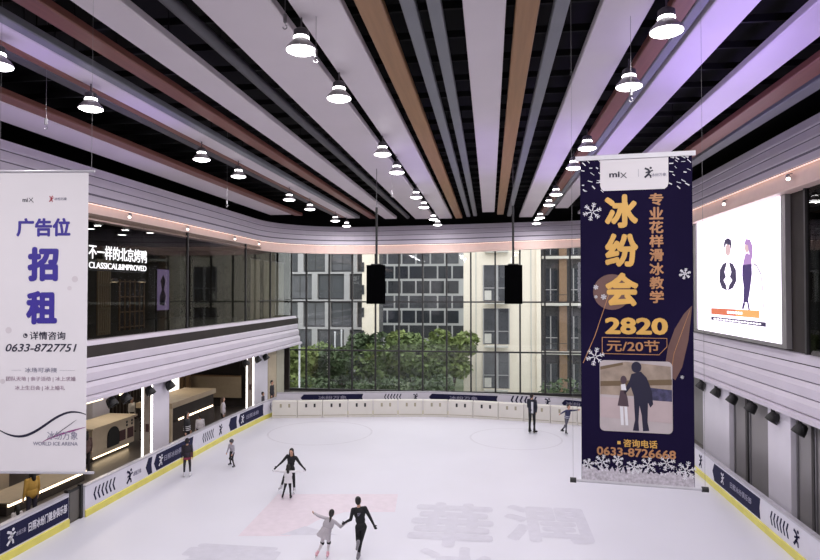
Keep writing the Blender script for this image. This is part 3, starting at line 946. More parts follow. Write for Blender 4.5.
# ------------------------------------------------------------------ hanging loudspeakers
def speaker(px, label):
    Y = 24.0
    tl, br = pt(px - 9, 265, Y=Y), pt(px + 9, 304, Y=Y)
    cx, wd = (tl.x + br.x) / 2, (br.x - tl.x)
    t = thing('hanging_loudspeaker', label, 'loudspeaker', (cx, Y, br.z), 'loudspeakers hanging over the ice')
    m = MB()
    m.prism([(-wd / 2, 0), (-wd / 2 + .02, -.015), (wd / 2 - .02, -.015), (wd / 2, 0), (wd / 2 - .06, .55), (-wd / 2 + .06, .55)], (cx, Y, br.z), (1, 0, 0), (0, 1, 0), tl.z - br.z)
    m.build('cabinet', m_spk, t)
    g = MB()
    g.box(cx - wd / 2 + .03, cx + wd / 2 - .03, Y - .03, Y - .016, br.z + .05, tl.z - .05)
    g.build('grille', m_spk, t)
    MB().box(cx - .2, cx + .2, Y + .1, Y + .4, tl.z, tl.z + .05).box(cx - .03, cx + .03, Y + .2, Y + .26, tl.z, tl.z + 0.3).build('bracket', m_blk, t)
    MB().tube([(cx, Y + .23, tl.z + 0.05), (cx, Y + .23, tl.z + 2.3)], 0.045, 10).build('pole', m_blk, t)
    MB().tube([(cx, Y + .23, tl.z + 2.3), (cx, Y + .23, DECK)], 0.012, 6).build('hanging_wire', m_cable, t)


speaker(375.5, 'black hanging loudspeaker on the left, in front of the far windows')
speaker(513.5, 'black hanging loudspeaker on the right, in front of the cream building')

# ------------------------------------------------------------------ rink boards
m_board_navy = m_navy  # same navy as the advert print


def yof(px, X):
    return pt(px, 300, X=X).y


def chevrons(m, u0, v0, n_, s, o, u, v, d):
    for k in range(n_):
        x = u0 + k * s * 0.95
        m.prism([(x + s * .45, v0 + s), (x + s * .8, v0 + s), (x + s * .35, v0), (x + s * .8, v0 - s), (x + s * .45, v0 - s), (x, v0)], o, u, v, d)
    return m


def rink_board(p0, p1, label, navy=(), chev=(), logo=(), text=(), height=0.93, kick=0.22, base=None):
    """straight length of rink barrier from p0 to p1, its printed side to the right of travel p0->p1 unless face flips it"""
    p0, p1 = Vector((p0[0], p0[1], 0)), Vector((p1[0], p1[1], 0))
    u = (p1 - p0)
    Ln = u.length
    u.normalize()
    n = u.cross(Vector((0, 0, 1)))
    v = Vector((0, 0, 1))
    t = thing('rink_board', label, 'rink board', (p0 + p1) / 2, 'printed boards around the rink')
    MB().obox(p0, u, v, -n, Ln, height, 0.10).build('panel', m_board, t)
    if kick:
        MB().prism([(0, 0), (0.035, 0), (0.035, kick - .02), (0, kick)], p0, n, v, Ln, u).build('kick_strip', m_yellow, t)
    MB().obox(p0 + v * height - u * 0 + n * .02, u, v, -n, Ln - 0.02, 0.05, 0.16).build('top_rail', m_rail, t)
    kz = kick if base is None else base
    for (a, b, tip) in navy:
        z0, z1 = kz + .04, height - .06
        zm = (z0 + z1) / 2
        a_, b_ = a * Ln, b * Ln
        if tip:
            poly = [(a_, zm), (a_ + .18, z1), (b_ - .04, z1), (b_ - .1, zm), (b_ - .04, z0), (a_ + .18, z0)]
        else:
            poly = [(a_, z0), (b_, z0), (b_, z1), (a_, z1)]
        MB().prism(poly, p0 + n * .001, u, v, 0.004, n).build('advert_print', m_navy, t)
    if chev:
        m = MB()
        for (a, k, s) in chev:
            chevrons(m, a * Ln, (kz + height) / 2, k, s, p0 + n * .002, u, v, 0.004)
        m.build('chevron_print', m_navy, t)
    for (a, s, mt) in logo:
        m = MB()
        runner(m, a * Ln, (kz + height) / 2, s, p0 + n * .006, u, v, 0.004)
        m.build('logo_mark', mt, t)
    for (a, wd, ht, body, mt) in text:
        text_part('lettering', body, mt, t, p0 + u * (a * Ln) + v * ((kz + height) / 2) + n * .006, u, v, width=wd, height=ht, bold=0.015)
    return t


XL = -12.5
yl = lambda px: yof(px, XL)
rink_board((XL, 12.4), (XL, yl(1)), 'white end of the left rink boards at the lower left photo corner')
rink_board((XL, yl(1)), (XL, yl(71)), 'navy left rink board with white lettering, nearest the camera, before the gate', navy=((0.02, 0.995, False),),
           logo=((0.16, 0.42, m_print_w),), text=((0.29, 0.36, 0.13, '冰纷万象', m_print_g), (0.68, 1.55, 0.26, '日照冰纷门健身俱乐部', m_print_w)))
rink_board((XL, yl(87)), (XL, yl(147)), 'white left rink board with six dark chevrons, just past the gate', chev=((0.12, 6, 0.21),), logo=((0.70, 0.5, m_navy),), text=((0.84, 0.5, 0.16, '冰纷万象', m_print_g),))
rink_board((XL, yl(147)), (XL, yl(195)), 'navy left rink board with hexagonal end behind the dark-jacketed child', navy=((0.0, 0.13, True), (0.15, 0.99, True)), logo=((0.28, 0.42, m_print_w),), text=((0.60, 1.9, 0.22, '日照冰纷俱乐部', m_print_g),))
rink_board((XL, yl(195)), (XL, yl(229.5)), 'white left rink board with dark chevrons below the striped spectator', chev=((0.22, 6, 0.2),), logo=((0.74, 0.5, m_navy),))
rink_board((XL, yl(229.5)), (XL + .2, yl(261)), 'navy left rink board in the far left stretch, before the second lit pier', navy=((0.0, 0.22, True), (0.25, 0.99, True)), logo=((0.36, 0.42, m_print_w),), text=((0.65, 1.5, 0.22, '日照冰纷', m_print_g),))
rink_board((XL + .2, yl(261)), (XL + .45, yl(273)), 'short white left rink board meeting the white pads in the far corner', chev=((0.35, 3, 0.22),))

XR = 7.93
yr = lambda px: yof(px, XR)
rink_board((XR, 30.0), (XR, yr(711)), 'white right rink board with small chevrons, directly beside the navy banner', chev=((0.50, 6, 0.2),), logo=((0.80, 0.5, m_navy),))
rink_board((XR, yr(711)), (XR, yr(759)), 'navy right rink board with white logo, below the grey shutters', navy=((0.0, 0.995, True),), logo=((0.24, 0.4, m_print_w),), text=((0.62, 1.7, 0.2, '日照冰纷俱乐部', m_print_g),))
rink_board((XR, yr(759)), (XR, yr(810)), 'white right rink board with six dark chevrons near the lower right corner', chev=((0.20, 6, 0.2),), logo=((0.72, 0.46, m_navy),))
rink_board((XR, yr(810)), (XR, 12.4), 'white right rink board leaving the frame at the lower right corner')

# the gate in the left boards
g0, g1 = yl(71.6), yl(86.2)
gt = thing('rink_gate', 'dark grey gate set back in the opening of the left boards', 'gate', (XL - .1, (g0 + g1) / 2, 0))
MB().box(XL - .14, XL - .10, g0 + .05, g1 - .05, 0.05, 0.92).build('leaf', pm('gate_grey', '#5a5650', 0.4), gt)
for y in (g0 + .04, g1 - .04):
    MB().box(XL - .17, XL - .05, y - .05, y + .05, 0, 1.05).build('post', m_blk, gt)
MB().box(XL - .16, XL - .08, g0, g1, 0.93, 1.0).build('top_rail', m_blk, gt)

# far pads and the printed boards behind them
PADP = [(-12.0, 33.25), (-10.5, 33.5), (-8.3, 33.95), (-6.4, 34.3), (-3.9, 34.7), (-1.7, 34.75), (0.5, 34.4), (2.7, 33.95), (4.4, 33.55), (6.0, 32.7), (7.1, 31.4), (7.75, 29.9)]


def resample(path, step, off=0.0):
    P = [Vector((a, b, 0)) for a, b in path]
    # Catmull-Rom, then equal steps
    fine = []
    for i in range(len(P) - 1):
        a, b, c_, d = P[max(i - 1, 0)], P[i], P[i + 1], P[min(i + 2, len(P) - 1)]
        for k in range(12):
            t = k / 12
            fine.append(0.5 * ((2 * b) + (c_ - a) * t + (2 * a - 5 * b + 4 * c_ - d) * t * t + (3 * b - a - 3 * c_ + d) * t ** 3))
    fine.append(P[-1])
    out, acc = [fine[0]], 0
    for i in range(1, len(fine)):
        seg = (fine[i] - fine[i - 1]).length
        while acc + seg >= step:
            f = (step - acc) / seg
            q = fine[i - 1].lerp(fine[i], f)
            out.append(q)
            fine[i - 1] = q
            seg = (fine[i] - q).length
            acc = 0
        acc += seg
    return out


pads = resample(PADP, 1.40)
padname = ['first', 'second', 'third', 'fourth', 'fifth', 'sixth', 'seventh', 'eighth', 'ninth', 'tenth', 'eleventh', 'twelfth', 'thirteenth', 'fourteenth', 'fifteenth', 'sixteenth', 'seventeenth']
for i in range(len(pads) - 1):
    a, b = pads[i], pads[i + 1]
    u = (b - a).normalized()
    v = Vector((0, 0, 1))
    n = u.cross(v)
    Ln = (b - a).length - 0.03
    t = thing('barrier_pad', 'white foam pad on the far edge of the ice, %s from the left corner' % padname[i], 'barrier pad', (a + b) / 2, 'white pads along the far edge')
    k = MB()
    k.prism([(0, 0), (0, .90), (.05, .95), (.25, .95), (.30, .90), (.30, 0)], a, -n, v, Ln, u)
    k.build('pad', m_pad, t)
    sl = MB()
    dark = i in (1, 2, 3, 7, 8)
    for f in (0.34, 0.68):
        sl.obox(a + u * (Ln * f - .045) + v * 0.58 + n * .004, u, v, -n, 0.11, 0.20, 0.02)
    sl.build('slots', m_slot if dark else m_slotp, t)
    MB().obox(a + n * .006 + v * .12 + u * .04, u, v, -n, Ln - .08, .03, .01).build('strap', m_slotp, t)

back = resample([(x * 1.0, y + 0.75) for x, y in PADP], 0.05)


def bp(px):
    best = min(back, key=lambda q: abs((q - pt(px, 300, Y=q.y)).x))
    return best


BS = [(300, 365, 'navy', 'navy board behind the white pads at the far left'), (365, 428, 'pale', 'white board with dark chevrons behind the pads, left of centre'),
      (428, 500, 'navy', 'navy board behind the white pads, below the trees'), (500, 561, 'chev', 'pale board with dark chevrons behind the standing man'), (561, 600, 'navy', 'navy board behind the child with outstretched arms')]
q0 = bp(276)
for (x0, x1, kd, lb) in [(276, 300, 'plain', 'short white board behind the first pad at the far left corner')] + BS:
    a, b = bp(x0), bp(x1)
    kw = {}
    if kd == 'navy':
        kw = dict(navy=((0.01, 0.98, True),), text=((0.5, 1.6, 0.2, '冰纷万象', m_print_g),))
    if kd == 'pale':
        kw = dict(chev=((0.3, 6, .18),), logo=((0.8, .4, m_navy),))
    if kd == 'chev':
        kw = dict(chev=((0.18, 6, .26),), logo=((0.78, .45, m_navy),))
    rink_board(a, b, lb, height=1.24, base=0.74, **kw)

# ------------------------------------------------------------------ markings under the ice
m_mark = pm('ice_mark_grey', '#cbcad5', 0.4, var=0.05)
m_markp = pm('ice_mark_pink', '#dbd0d9', 0.4, var=0.05)
m_markl = pm('ice_mark_line', '#cccbd4', 0.4, var=0.05)


def ice_text(ch, px, py, wd, dp, label):
    p = pt(px, py, Z=0.004)
    t = text_part('ice_lettering', ch, m_mark, None, p, (1, 0, 0), (0, 1, 0), width=wd, height=dp, bold=0.03, depth=0.001)
    tag(t, label, 'ice marking', 'faded grey lettering under the ice')


ice_text('華', 452, 523, 2.5, 3.6, 'faded grey Chinese character under the ice, left of the two near the banner')
ice_text('潤', 546, 523, 2.5, 3.0, 'faded grey Chinese character under the ice, nearest the foot of the navy banner')
ice_text('冰', 455, 566, 2.0, 2.4, 'faded grey character cut by the bottom edge of the photo, centre')
ice_text('雪', 225, 560, 2.6, 1.9, 'faded grey character at the bottom edge, left of the skating girl')
lg = thing('ice_logo', 'faded pink patch with grey peak under the ice behind the adult and girl', 'ice marking', pt(320, 515, Z=0))
pk = [pt(*q, Z=0.003) for q in [(278, 494), (398, 494), (395, 512), (345, 512), (318, 520), (290, 536), (238, 536)]]
MB().add([(p.x, p.y, 0.002) for p in pk], [tuple(range(len(pk)))]).build('pink_patch', m_markp, lg)
pk = [pt(*q, Z=0.004) for q in [(280, 535), (305, 526), (338, 535)]]
MB().add([(p.x, p.y, 0.003) for p in pk], [(0, 1, 2)]).build('grey_peak', m_mark, lg)
for cx, cy, r, lb in ((-8.4, 30.2, 2.6, 'faint grey face-off circle on the far ice, left one'), (1.2, 30.2, 2.2, 'faint grey face-off circle on the far ice, right one')):
    vs, fs = [], []
    for i in range(64):
        a = 2 * math.pi * i / 64
        for q in (r, r - 0.09):
            vs.append((cx + q * math.cos(a), cy + q * math.sin(a), 0.003))
    fs = [(2 * i, (2 * i + 2) % 128, (2 * i + 3) % 128, 2 * i + 1) for i in range(64)]
    tag(MB().add(vs, fs).build('ice_circle', m_markl), lb, 'ice marking', 'face-off circles')

# ------------------------------------------------------------------ ground floor, left: lit piers and shops
def lit_pier(y0, y1, label):
    t = thing('lit_pier', label, 'pier', (-13.8, (y0 + y1) / 2, 0), 'white piers with light strips')
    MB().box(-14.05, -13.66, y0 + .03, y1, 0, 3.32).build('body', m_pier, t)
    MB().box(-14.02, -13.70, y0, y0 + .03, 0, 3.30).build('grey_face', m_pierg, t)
    for x in (-14.08, -13.68):
        MB().box(x - .025, x + .025, y0 - .02, y0 + .03, 0, 3.28).build('light_strip', m_ledw, t)
    MB().box(-13.93, -13.79, y0 - .012, y0, 1.3, 1.62).build('notice', m_maroon, t)


yp = lambda px, X=-13.66: yof(px, X)
lit_pier(yp(153), yp(170), 'white pier with two bright light strips, beside the shop counter with the arched niche')
lit_pier(yp(254), yp(268), 'far white pier with two light strips, beside the big far windows')
MB().box(-14.3, -13.75, yp(270), yp(278), 0, 3.32).build('column', m_cream)
tag(bpy.data.objects['column'], 'cream square column between the far lit pier and the window corner', 'column')
MB().box(-14.3, -13.85, yp(280), yp(287), 0, 3.32).build('column.001', m_curtain)
tag(bpy.data.objects['column.001'], 'pale grey column right at the window corner on the left', 'column')

# shop with the cream counter
t = thing('shop_counter', 'cream shop counter with dark arched niche and glowing foot, left of the first lit pier', 'counter', (-16.4, 25.3, 0))
ca, cb = pt(92, 450, X=-16.0).y, pt(134, 450, X=-16.0).y
MB().box(-17.2, -16.0, ca, cb, 0.25, 1.38).build('body', m_cream, t)
MB().box(-17.3, -15.9, ca - .1, cb + .1, 1.38, 1.46).build('worktop', m_cream, t)
MB().box(-17.1, -16.25, ca + .1, cb - .1, 0.0, 0.25).build('plinth', m_dark, t)
MB().box(-16.24, -16.2, ca + .4, cb - .1, 0.1, 0.24).build('foot_light', m_warmglow, t)
ny = pt(113, 450, X=-16.0).y
arch = [(-.42, 0), (.42, 0), (.42, .45)] + [(.42 * math.cos(R(a)), .45 + .38 * math.sin(R(a))) for a in range(15, 180, 15)] + [(-.42, .45)]
MB().prism(arch, (-15.995, ny, .42), (0, 1, 0), (0, 0, 1), .02, (1, 0, 0)).build('niche', m_blk, t)
for k, px in enumerate((122, 130)):
    yy = pt(px, 450, X=-16.0).y
    MB().box(-16.0, -15.975, yy - .22, yy + .22, .5, .95).build('display_box', m_maroon, t)
for px in (126.5, 131.5):
    yy = pt(px, 425, X=-16.0).y
    for z in (1.1, 1.24):
        MB().lathe([(0.05, 0), (0.06, .02), (0.03, .03)], (-15.99, yy, z), 10, (1, 0, 0)).build('button', m_blk, t)

MB().box(-20.0, -18.6, 21, 26.6, 0, 3.9).build('wall_left', m_maroon, kind='structure')
MB().box(-18.9, -18.4, 26.9, 28.2, 0, 4).build('column.002', m_pier)
tag(bpy.data.objects['column.002'], 'lilac white column inside the shop beside the maroon wall', 'column')
sl = thing('slatted_wall', 'dark vertical slatted wall behind the person at the shop counter', 'wall panel', (-19.4, 30.4, 0))
MB().box(-19.6, -19.5, 28.6, 33, 0, 3.9).build('backing', m_dark, sl)
g = MB()
for k in range(14):
    g.box(-19.5, -19.38, 28.7 + k * .31, 28.82 + k * .31, 0, 3.9)
g.build('slats', m_darkb, sl)


def ceiling_tube_light(loc, ln, label, mat):
    t = thing('ceiling_light', label, 'lamp', loc, 'small lights under the shop ceiling')
    x, y, z = loc
    MB().box(x - .09, x + .09, y - ln / 2, y + ln / 2, z + .04, z + .12).build('housing', m_lampm, t)
    MB().tube([(x, y - ln / 2 + .03, z), (x, y + ln / 2 - .03, z)], 0.045, 10).build('tube', mat, t)
    MB().tube([(x, y, z + .12), (x, y, 4.0)], 0.012, 6).build('stem', m_lampd, t)


p = pt(90, 402, X=-15.6)
ceiling_tube_light((p.x, p.y, p.z), 1.6, 'warm tube light under the shop ceiling beside the white banner', m_warmglow)
p = pt(122, 394, X=-16.0)
ceiling_tube_light((p.x, p.y, p.z), 0.35, 'small warm light above the cream shop counter', m_warmglow)
for (x, y, pw) in ((-16.2, 19, 60), (-16.5, 25, 70), (-16.5, 30.5, 60), (-16.5, 37, 50)):
    area_light('shop_ceiling_light', (x, y, 3.9), (0, 0, 0), 1.0, pw, (1.0, 0.87, 0.73))

# near shop: long lit bar behind the nearest board
t = thing('bar_counter', 'long low counter with a glowing warm edge behind the mustard jacket', 'counter', (-15.2, 19.2, 0))
b0, b1 = pt(8, 512, X=-14.9).y, pt(86, 465, X=-14.9).y
zt_ = (pt(8, 505, X=-14.9).z + pt(80, 470, X=-14.9).z) / 2
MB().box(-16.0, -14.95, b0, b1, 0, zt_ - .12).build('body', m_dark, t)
MB().box(-16.1, -14.85, b0, b1, zt_ - .04, zt_).build('worktop', m_cream, t)
MB().box(-14.93, -14.87, b0, b1, zt_ - .13, zt_ - .04).build('light_strip', m_warmglow, t)
MB().box(-16.4, -16.3, 12, pt(9, 490, X=-16.3).y, 0, 3.9).build('wall_left', m_beige, kind='structure')

# shop between the piers: kiosk with a pale canopy, board, doorway
t = thing('kiosk', 'dark kiosk with a wide beige top behind the striped spectator', 'kiosk', (-15.4, 30.8, 0))
k0, k1 = pt(172, 405, X=-14.7).y, pt(216, 398, X=-14.7).y
MB().box(-16.5, -14.7, k0, k1, 1.55, 1.80).build('top', m_beige, t)
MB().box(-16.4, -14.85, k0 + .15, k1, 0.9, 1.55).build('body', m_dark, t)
MB().box(-14.86, -14.82, k0 + .9, k1 - .1, 0.84, 0.92).build('light_strip', m_warmglow, t)
MB().box(-16.4, -14.8, k0 + .15, k1, 0, 0.84).build('base', m_darkb, t)
MB().box(-15.1, -14.72, k0, k0 + .12, 0, 1.55).build('end_panel', m_cream, t)
pa, pb = pt(189, 376, Y=36), pt(241, 398, Y=36)
t = thing('shop_signboard', 'wide plain beige board across the back of the shop between the piers', 'board', ((pa.x + pb.x) / 2, 36, pb.z))
MB().box(pa.x, pb.x, 36, 36.1, pb.z, pa.z).build('panel', m_beige, t)
MB().box(pa.x, pb.x, 35.98, 36.12, pa.z, pa.z + .08).build('rail', m_wood, t)
for x in (pa.x + .1, pb.x - .1):
    MB().tube([(x, 36.05, pa.z + .06), (x, 36.05, 4.0)], .03, 8).build('hanger', m_dark, t)
MB().box(-20.1, -14.15, 36.4, 36.6, 0, 4.0).build('wall_left', m_dark, kind='structure')
m_door = lit('doorway_light', (1.0, 0.93, 0.84, 1), 1.6)
pd0, pd1 = pt(169, 390, Y=35.8), pt(178.5, 390, Y=35.8)
t = thing('lit_doorway', 'bright white lit doorway panel just right of the first lit pier', 'doorway', ((pd0.x + pd1.x) / 2, 35.9, 0))
MB().box(pd0.x - .6, pd1.x, 35.9, 36.0, 0.3, 3.6).build('light_panel', m_door, t)
MB().box(pd0.x - .7, pd1.x + .08, 35.95, 36.2, 3.6, 3.75).box(pd1.x, pd1.x + .08, 35.88, 36.2, 0, 3.75).box(pd0.x - .7, pd1.x + .08, 35.9, 36.2, 0, .3).build('frame', m_wood, t)
for k, (x0, x1, lb) in enumerate(((179.5, 183, 'brown wooden post right beside the bright doorway'), (185.5, 188.5, 'brown wooden post at the left end of the beige board'))):
    q0, q1 = pt(x0, 390, Y=34.6), pt(x1, 390, Y=34.6)
    o_ = MB().box(q0.x, q1.x, 34.6, 34.85, 0, 4.0).box(q0.x - .05, q1.x + .05, 34.55, 34.9, 0, .15).build('wooden_post', m_wood)
    tag(o_, lb, 'post', 'wooden posts in the shop')

# ------------------------------------------------------------------ upper left restaurant behind the glass
for (x0, x1, lb) in ((251, 260, 'pale curtain behind the upper glass, left one near the corner'), (264, 284, 'wider pale curtain behind the upper glass, at the window corner')):
    y0, y1 = pt(x0, 290, X=-14.5).y, pt(x1, 290, X=-14.5).y
    y1 = min(y1, 42.8)
    vs = []
    k = 24
    m = MB()
    prof = [(-14.5 + .05 * math.sin(i * 1.3), y0 + (y1 - y0) * i / k) for i in range(k + 1)]
    vs = [(x, y, z) for z in (5.2, 9.0) for x, y in prof] + [(x - .03, y, z) for z in (5.2, 9.0) for x, y in prof]
    kk = k + 1
    fs = [(i, i + 1, kk + i + 1, kk + i) for i in range(k)] + [(2 * kk + i, 3 * kk + i, 3 * kk + i + 1, 2 * kk + i + 1) for i in range(k)]
    m.add(vs, fs)
    tt = thing('curtain', lb, 'curtain', (-14.5, (y0 + y1) / 2, 5.2), 'pale curtains')
    m.build('fabric', m_curtain, tt, smooth=True)
    MB().tube([(-14.5, y0 - .1, 9.02), (-14.5, y1 + .1, 9.02)], .03, 8).build('rail', m_lampm, tt)
area_light('curtain_fill_light', (-17, 39, 9.6), (0, 0, 0), 1.5, 150, (0.95, 1, 0.9))  # unseen light added to brighten the curtains
# dark furniture of the restaurant
for k, (y0, y1, x, z1, lb) in enumerate(((21.6, 23.2, -17.5, 7.9, 'dark carved screen behind the glass below the lit sign, left'), (24.4, 25.2, -16.5, 8.4, 'pale brown column behind the glass below the lit sign'),
                                         (27.5, 29.6, -17.5, 7.6, 'dark screen behind the glass right of the violet poster'))):
    t = thing('restaurant_screen', lb, 'screen', (x, (y0 + y1) / 2, 5.15))
    MB().box(x - .06, x, y0, y1, 5.15, z1).build('panel', m_wood if k == 1 else m_darkb, t)
    g = MB()
    nn = 5
    for i in range(nn + 1):
        yy = y0 + (y1 - y0) * i / nn
        g.box(x, x + .05, yy - .03, yy + .03, 5.15, z1)
    for i in range(4):
        zz = 5.3 + (z1 - 5.4) * i / 3
        g.box(x, x + .05, y0, y1, zz - .03, zz + .03)
    g.build('lattice', m_wood if k != 1 else m_beige, t)
pv = pt(163, 304, X=-15.2)
t = thing('violet_poster', 'lilac poster with dark figure behind the upper glass right of the lit sign', 'poster', (pv.x, pv.y, 6.2))
m_vp = lit('poster_violet', (0.36, 0.26, 0.55, 1), 0.55)
MB().box(pv.x - .04, pv.x, pv.y - .55, pv.y + .55, 6.15, 8.05).build('sheet', m_vp, t)
MB().prism([(-.3, .2), (.1, .15), (.25, .6), (.05, .9), (.2, 1.3), (0, 1.6), (-.25, 1.3), (-.1, .9), (-.3, .6)], (pv.x, pv.y, 6.2), (0, 1, 0), (0, 0, 1), .01, (1, 0, 0)).build('figure_print', m_navy, t)
MB().box(pv.x - .05, pv.x + .02, pv.y - .6, pv.y - .55, 5.15, 8.1).box(pv.x - .05, pv.x + .02, pv.y + .55, pv.y + .6, 5.15, 8.1).build('stand', m_dark, t)
for k, (px, py) in enumerate(((114, 282), (142, 282), (90, 229), (122, 235), (150, 233))):
    p = pt(px, py, X=-16.5)
    t = thing('pendant_lamp', 'small pendant lamp glowing behind the upper glass, %s' % ['below the lit sign, left', 'below the lit sign, right', 'above the lit sign beside the white banner', 'above the lit sign, middle', 'above the right end of the lit sign'][k], 'lamp', p, 'restaurant pendant lamps')
    MB().lathe([(0.20, 0), (0.21, .02), (0.12, .12), (0.04, .16)], p, 20).build('shade', m_lampd, t, smooth=True)
    MB().lathe([(0.0, -.01), (0.18, .0), (0.0, .012)], p, 20).build('bulb', m_warmglow if k < 2 else m_lens, t)
    MB().tube([p + Vector((0, 0, .15)), (p.x, p.y, 10.0)], .01, 6).build('cord', m_blk, t)
for y in (20, 26, 32):
    area_light('restaurant_light', (-18.5, y, 9.7), (0, 0, 0), 0.6, 26, (1.0, 0.75, 0.5))

# the lit sign
m_sign = lit('sign_white', (1, 0.97, 1.0, 1), 1.4)
sx = -14.05
ya = pt(88.5, 250, X=sx).y
yb = pt(146.5, 250, X=sx).y
sg = thing('shop_sign', 'glowing white Chinese and English lettering on the upper left glass', 'sign', (sx, (ya + yb) / 2, 7.8))
z1 = (pt(90, 251, X=sx).z + pt(146, 257, X=sx).z) / 2
z2 = (pt(90, 264, X=sx).z + pt(146, 267, X=sx).z) / 2
text_part('lettering', '不一样的北京烤鸭', m_sign, sg, (sx, (ya + yb) / 2, z1), (0, 1, 0), (0, 0, 1), width=yb - ya, height=0.52, bold=0.008, depth=0.02)
text_part('lettering', 'CLASSICAL&IMPROVED', m_sign, sg, (sx, (ya + yb) / 2, z2 - .05), (0, 1, 0), (0, 0, 1), width=(yb - ya) * 0.99, height=0.22, bold=0.0, depth=0.02)
MB().box(sx - .05, sx - .03, ya, yb, z2 - .24, z2 - .2).build('rail', m_blk, sg)

# ------------------------------------------------------------------ right side: piers, shutters, dark shop
yq = lambda px, X=8.95: yof(px, X)


def plain_pier(y0, y1, label):
    t = thing('white_pier', label, 'pier', (9.1, (y0 + y1) / 2, 0), 'plain white piers on the right')
    MB().box(8.95, 9.6, y0, y1, 0, 3.34).build('body', m_pier, t)
    MB().box(8.93, 8.95, y0 + .02, y1 - .02, 0, .12).build('skirting', m_shutter, t)


plain_pier(yq(728), yq(702), 'plain white pier on the right, closest to the navy banner')
plain_pier(yq(789), yq(766.5), 'plain white pier on the right, between two grey shutters near the photo edge')


def shutter(y0, y1, label, gapx):
    t = thing('grey_shutter', label, 'shutter', (9.2, (y0 + y1) / 2, 0), 'grey metal doors on the right')
    MB().box(9.22, 9.3, y0, y1, 0, 3.34).build('backing', m_shutter, t)
    for (ya_, yb_) in gapx:
        MB().box(9.12, 9.22, ya_, yb_, 0.05, 3.3).build('leaf', m_shutter, t)
        MB().box(9.08, 9.22, yb_ - .07, yb_, 0.0, 3.34).build('stile', pm('stile_grey', '#68666a', .4), t)
    MB().box(9.19, 9.215, min(gapx[0][0], gapx[-1][0]), max(g_[1] for g_ in gapx), 0.05, 3.3).build('dark_gap', m_blk, t)


shutter(yq(766), yq(728.5), 'grey metal door between the two white piers on the right', [(yq(739), yq(729)), (yq(764), yq(744))])
shutter(yq(860), yq(789.5), 'grey metal door at the right edge of the photo', [(yq(803), yq(790)), (yq(860), yq(808))])
MB().box(9.66, 9.9, -9, 43, -.1, 4.7).build('wall_right', m_shutter, kind='structure')
area_light('dark_shop_light', (10.5, 12, 9.9), (0, 0, 0), .5, 14, (1, .95, .9))
p = pt(801, 191, X=10.6)
t = thing('shop_ceiling_light', 'small white light panel behind the dark upper glass at the right edge', 'lamp', p)
MB().box(p.x - .35, p.x + .35, p.y - .25, p.y + .25, p.z, p.z + .03).build('diffuser', m_lens, t)
MB().box(p.x - .4, p.x + .4, p.y - .3, p.y + .3, p.z + .031, p.z + .1).build('housing', m_lampd, t)
MB().tube([(p.x, p.y, p.z + .1), (p.x, p.y, 10.3)], .02, 6).build('stem', m_lampd, t)
p = pt(806, 216, X=10.8)
o_ = thing('wall_cabinet', 'black box hanging behind the dark upper glass at the right edge', 'box', p)
MB().box(p.x - .3, p.x + .3, p.y - .8, p.y + .8, p.z - .5, p.z + .6).build('body', m_blk, o_)
MB().box(p.x - .32, p.x - .3, p.y - .75, p.y + .75, p.z - .45, p.z + .55).build('front', m_spk, o_)
for yy_ in (p.y - .5, p.y + .5):
    MB().tube([(p.x, yy_, p.z + .6), (p.x, yy_, 10.3)], .02, 6).build('hanger', m_lampd, o_)
# gallery behind the glass

# ------------------------------------------------------------------ outdoors
m_lawn = pm('lawn', '#4a553a', 0.9, var=0.3, scale=0.8)
m_pave = pm('paving', '#8f8b84', 0.8, var=0.1)
MB().box(-120, 120, 43.4, 260, -3.3, -3.0).build('ground', m_lawn, kind='structure')
MB().box(-40, 40, 43.4, 49, -3.0, -2.95).build('path', m_pave, kind='structure')
m_fac = pm('facade_grey', '#a5a2a5', 0.8, var=0.05, scale=.3)
m_fac_l = pm('facade_light', '#b5b3b5', 0.8, var=0.05, scale=.3)
m_facdk = pm('facade_dark', '#3c3a3e', 0.7, var=0.12, scale=.5)
m_facc = pm('facade_cream', '#f0e4d6', 0.8, var=0.03, scale=.3)
m_win = [pm('window_dark', '#37383d', 0.25, var=0.25, scale=.8), pm('window_mid', '#4c4c52', 0.25, var=0.25, scale=.8), pm('window_blue', '#2c2f36', 0.2, var=0.25, scale=.8)]
m_slab = pm('slab_pale', '#c9c5c0', 0.7)
m_brick = pm('brown_cladding', '#866c58', 0.8, var=.1)


def rect_px(x0, y0, x1, y1, Y):
    a_, b_ = pt(x0, y0, Y=Y), pt(x1, y1, Y=Y)
    return min(a_.x, b_.x), max(a_.x, b_.x), min(a_.z, b_.z), max(a_.z, b_.z)


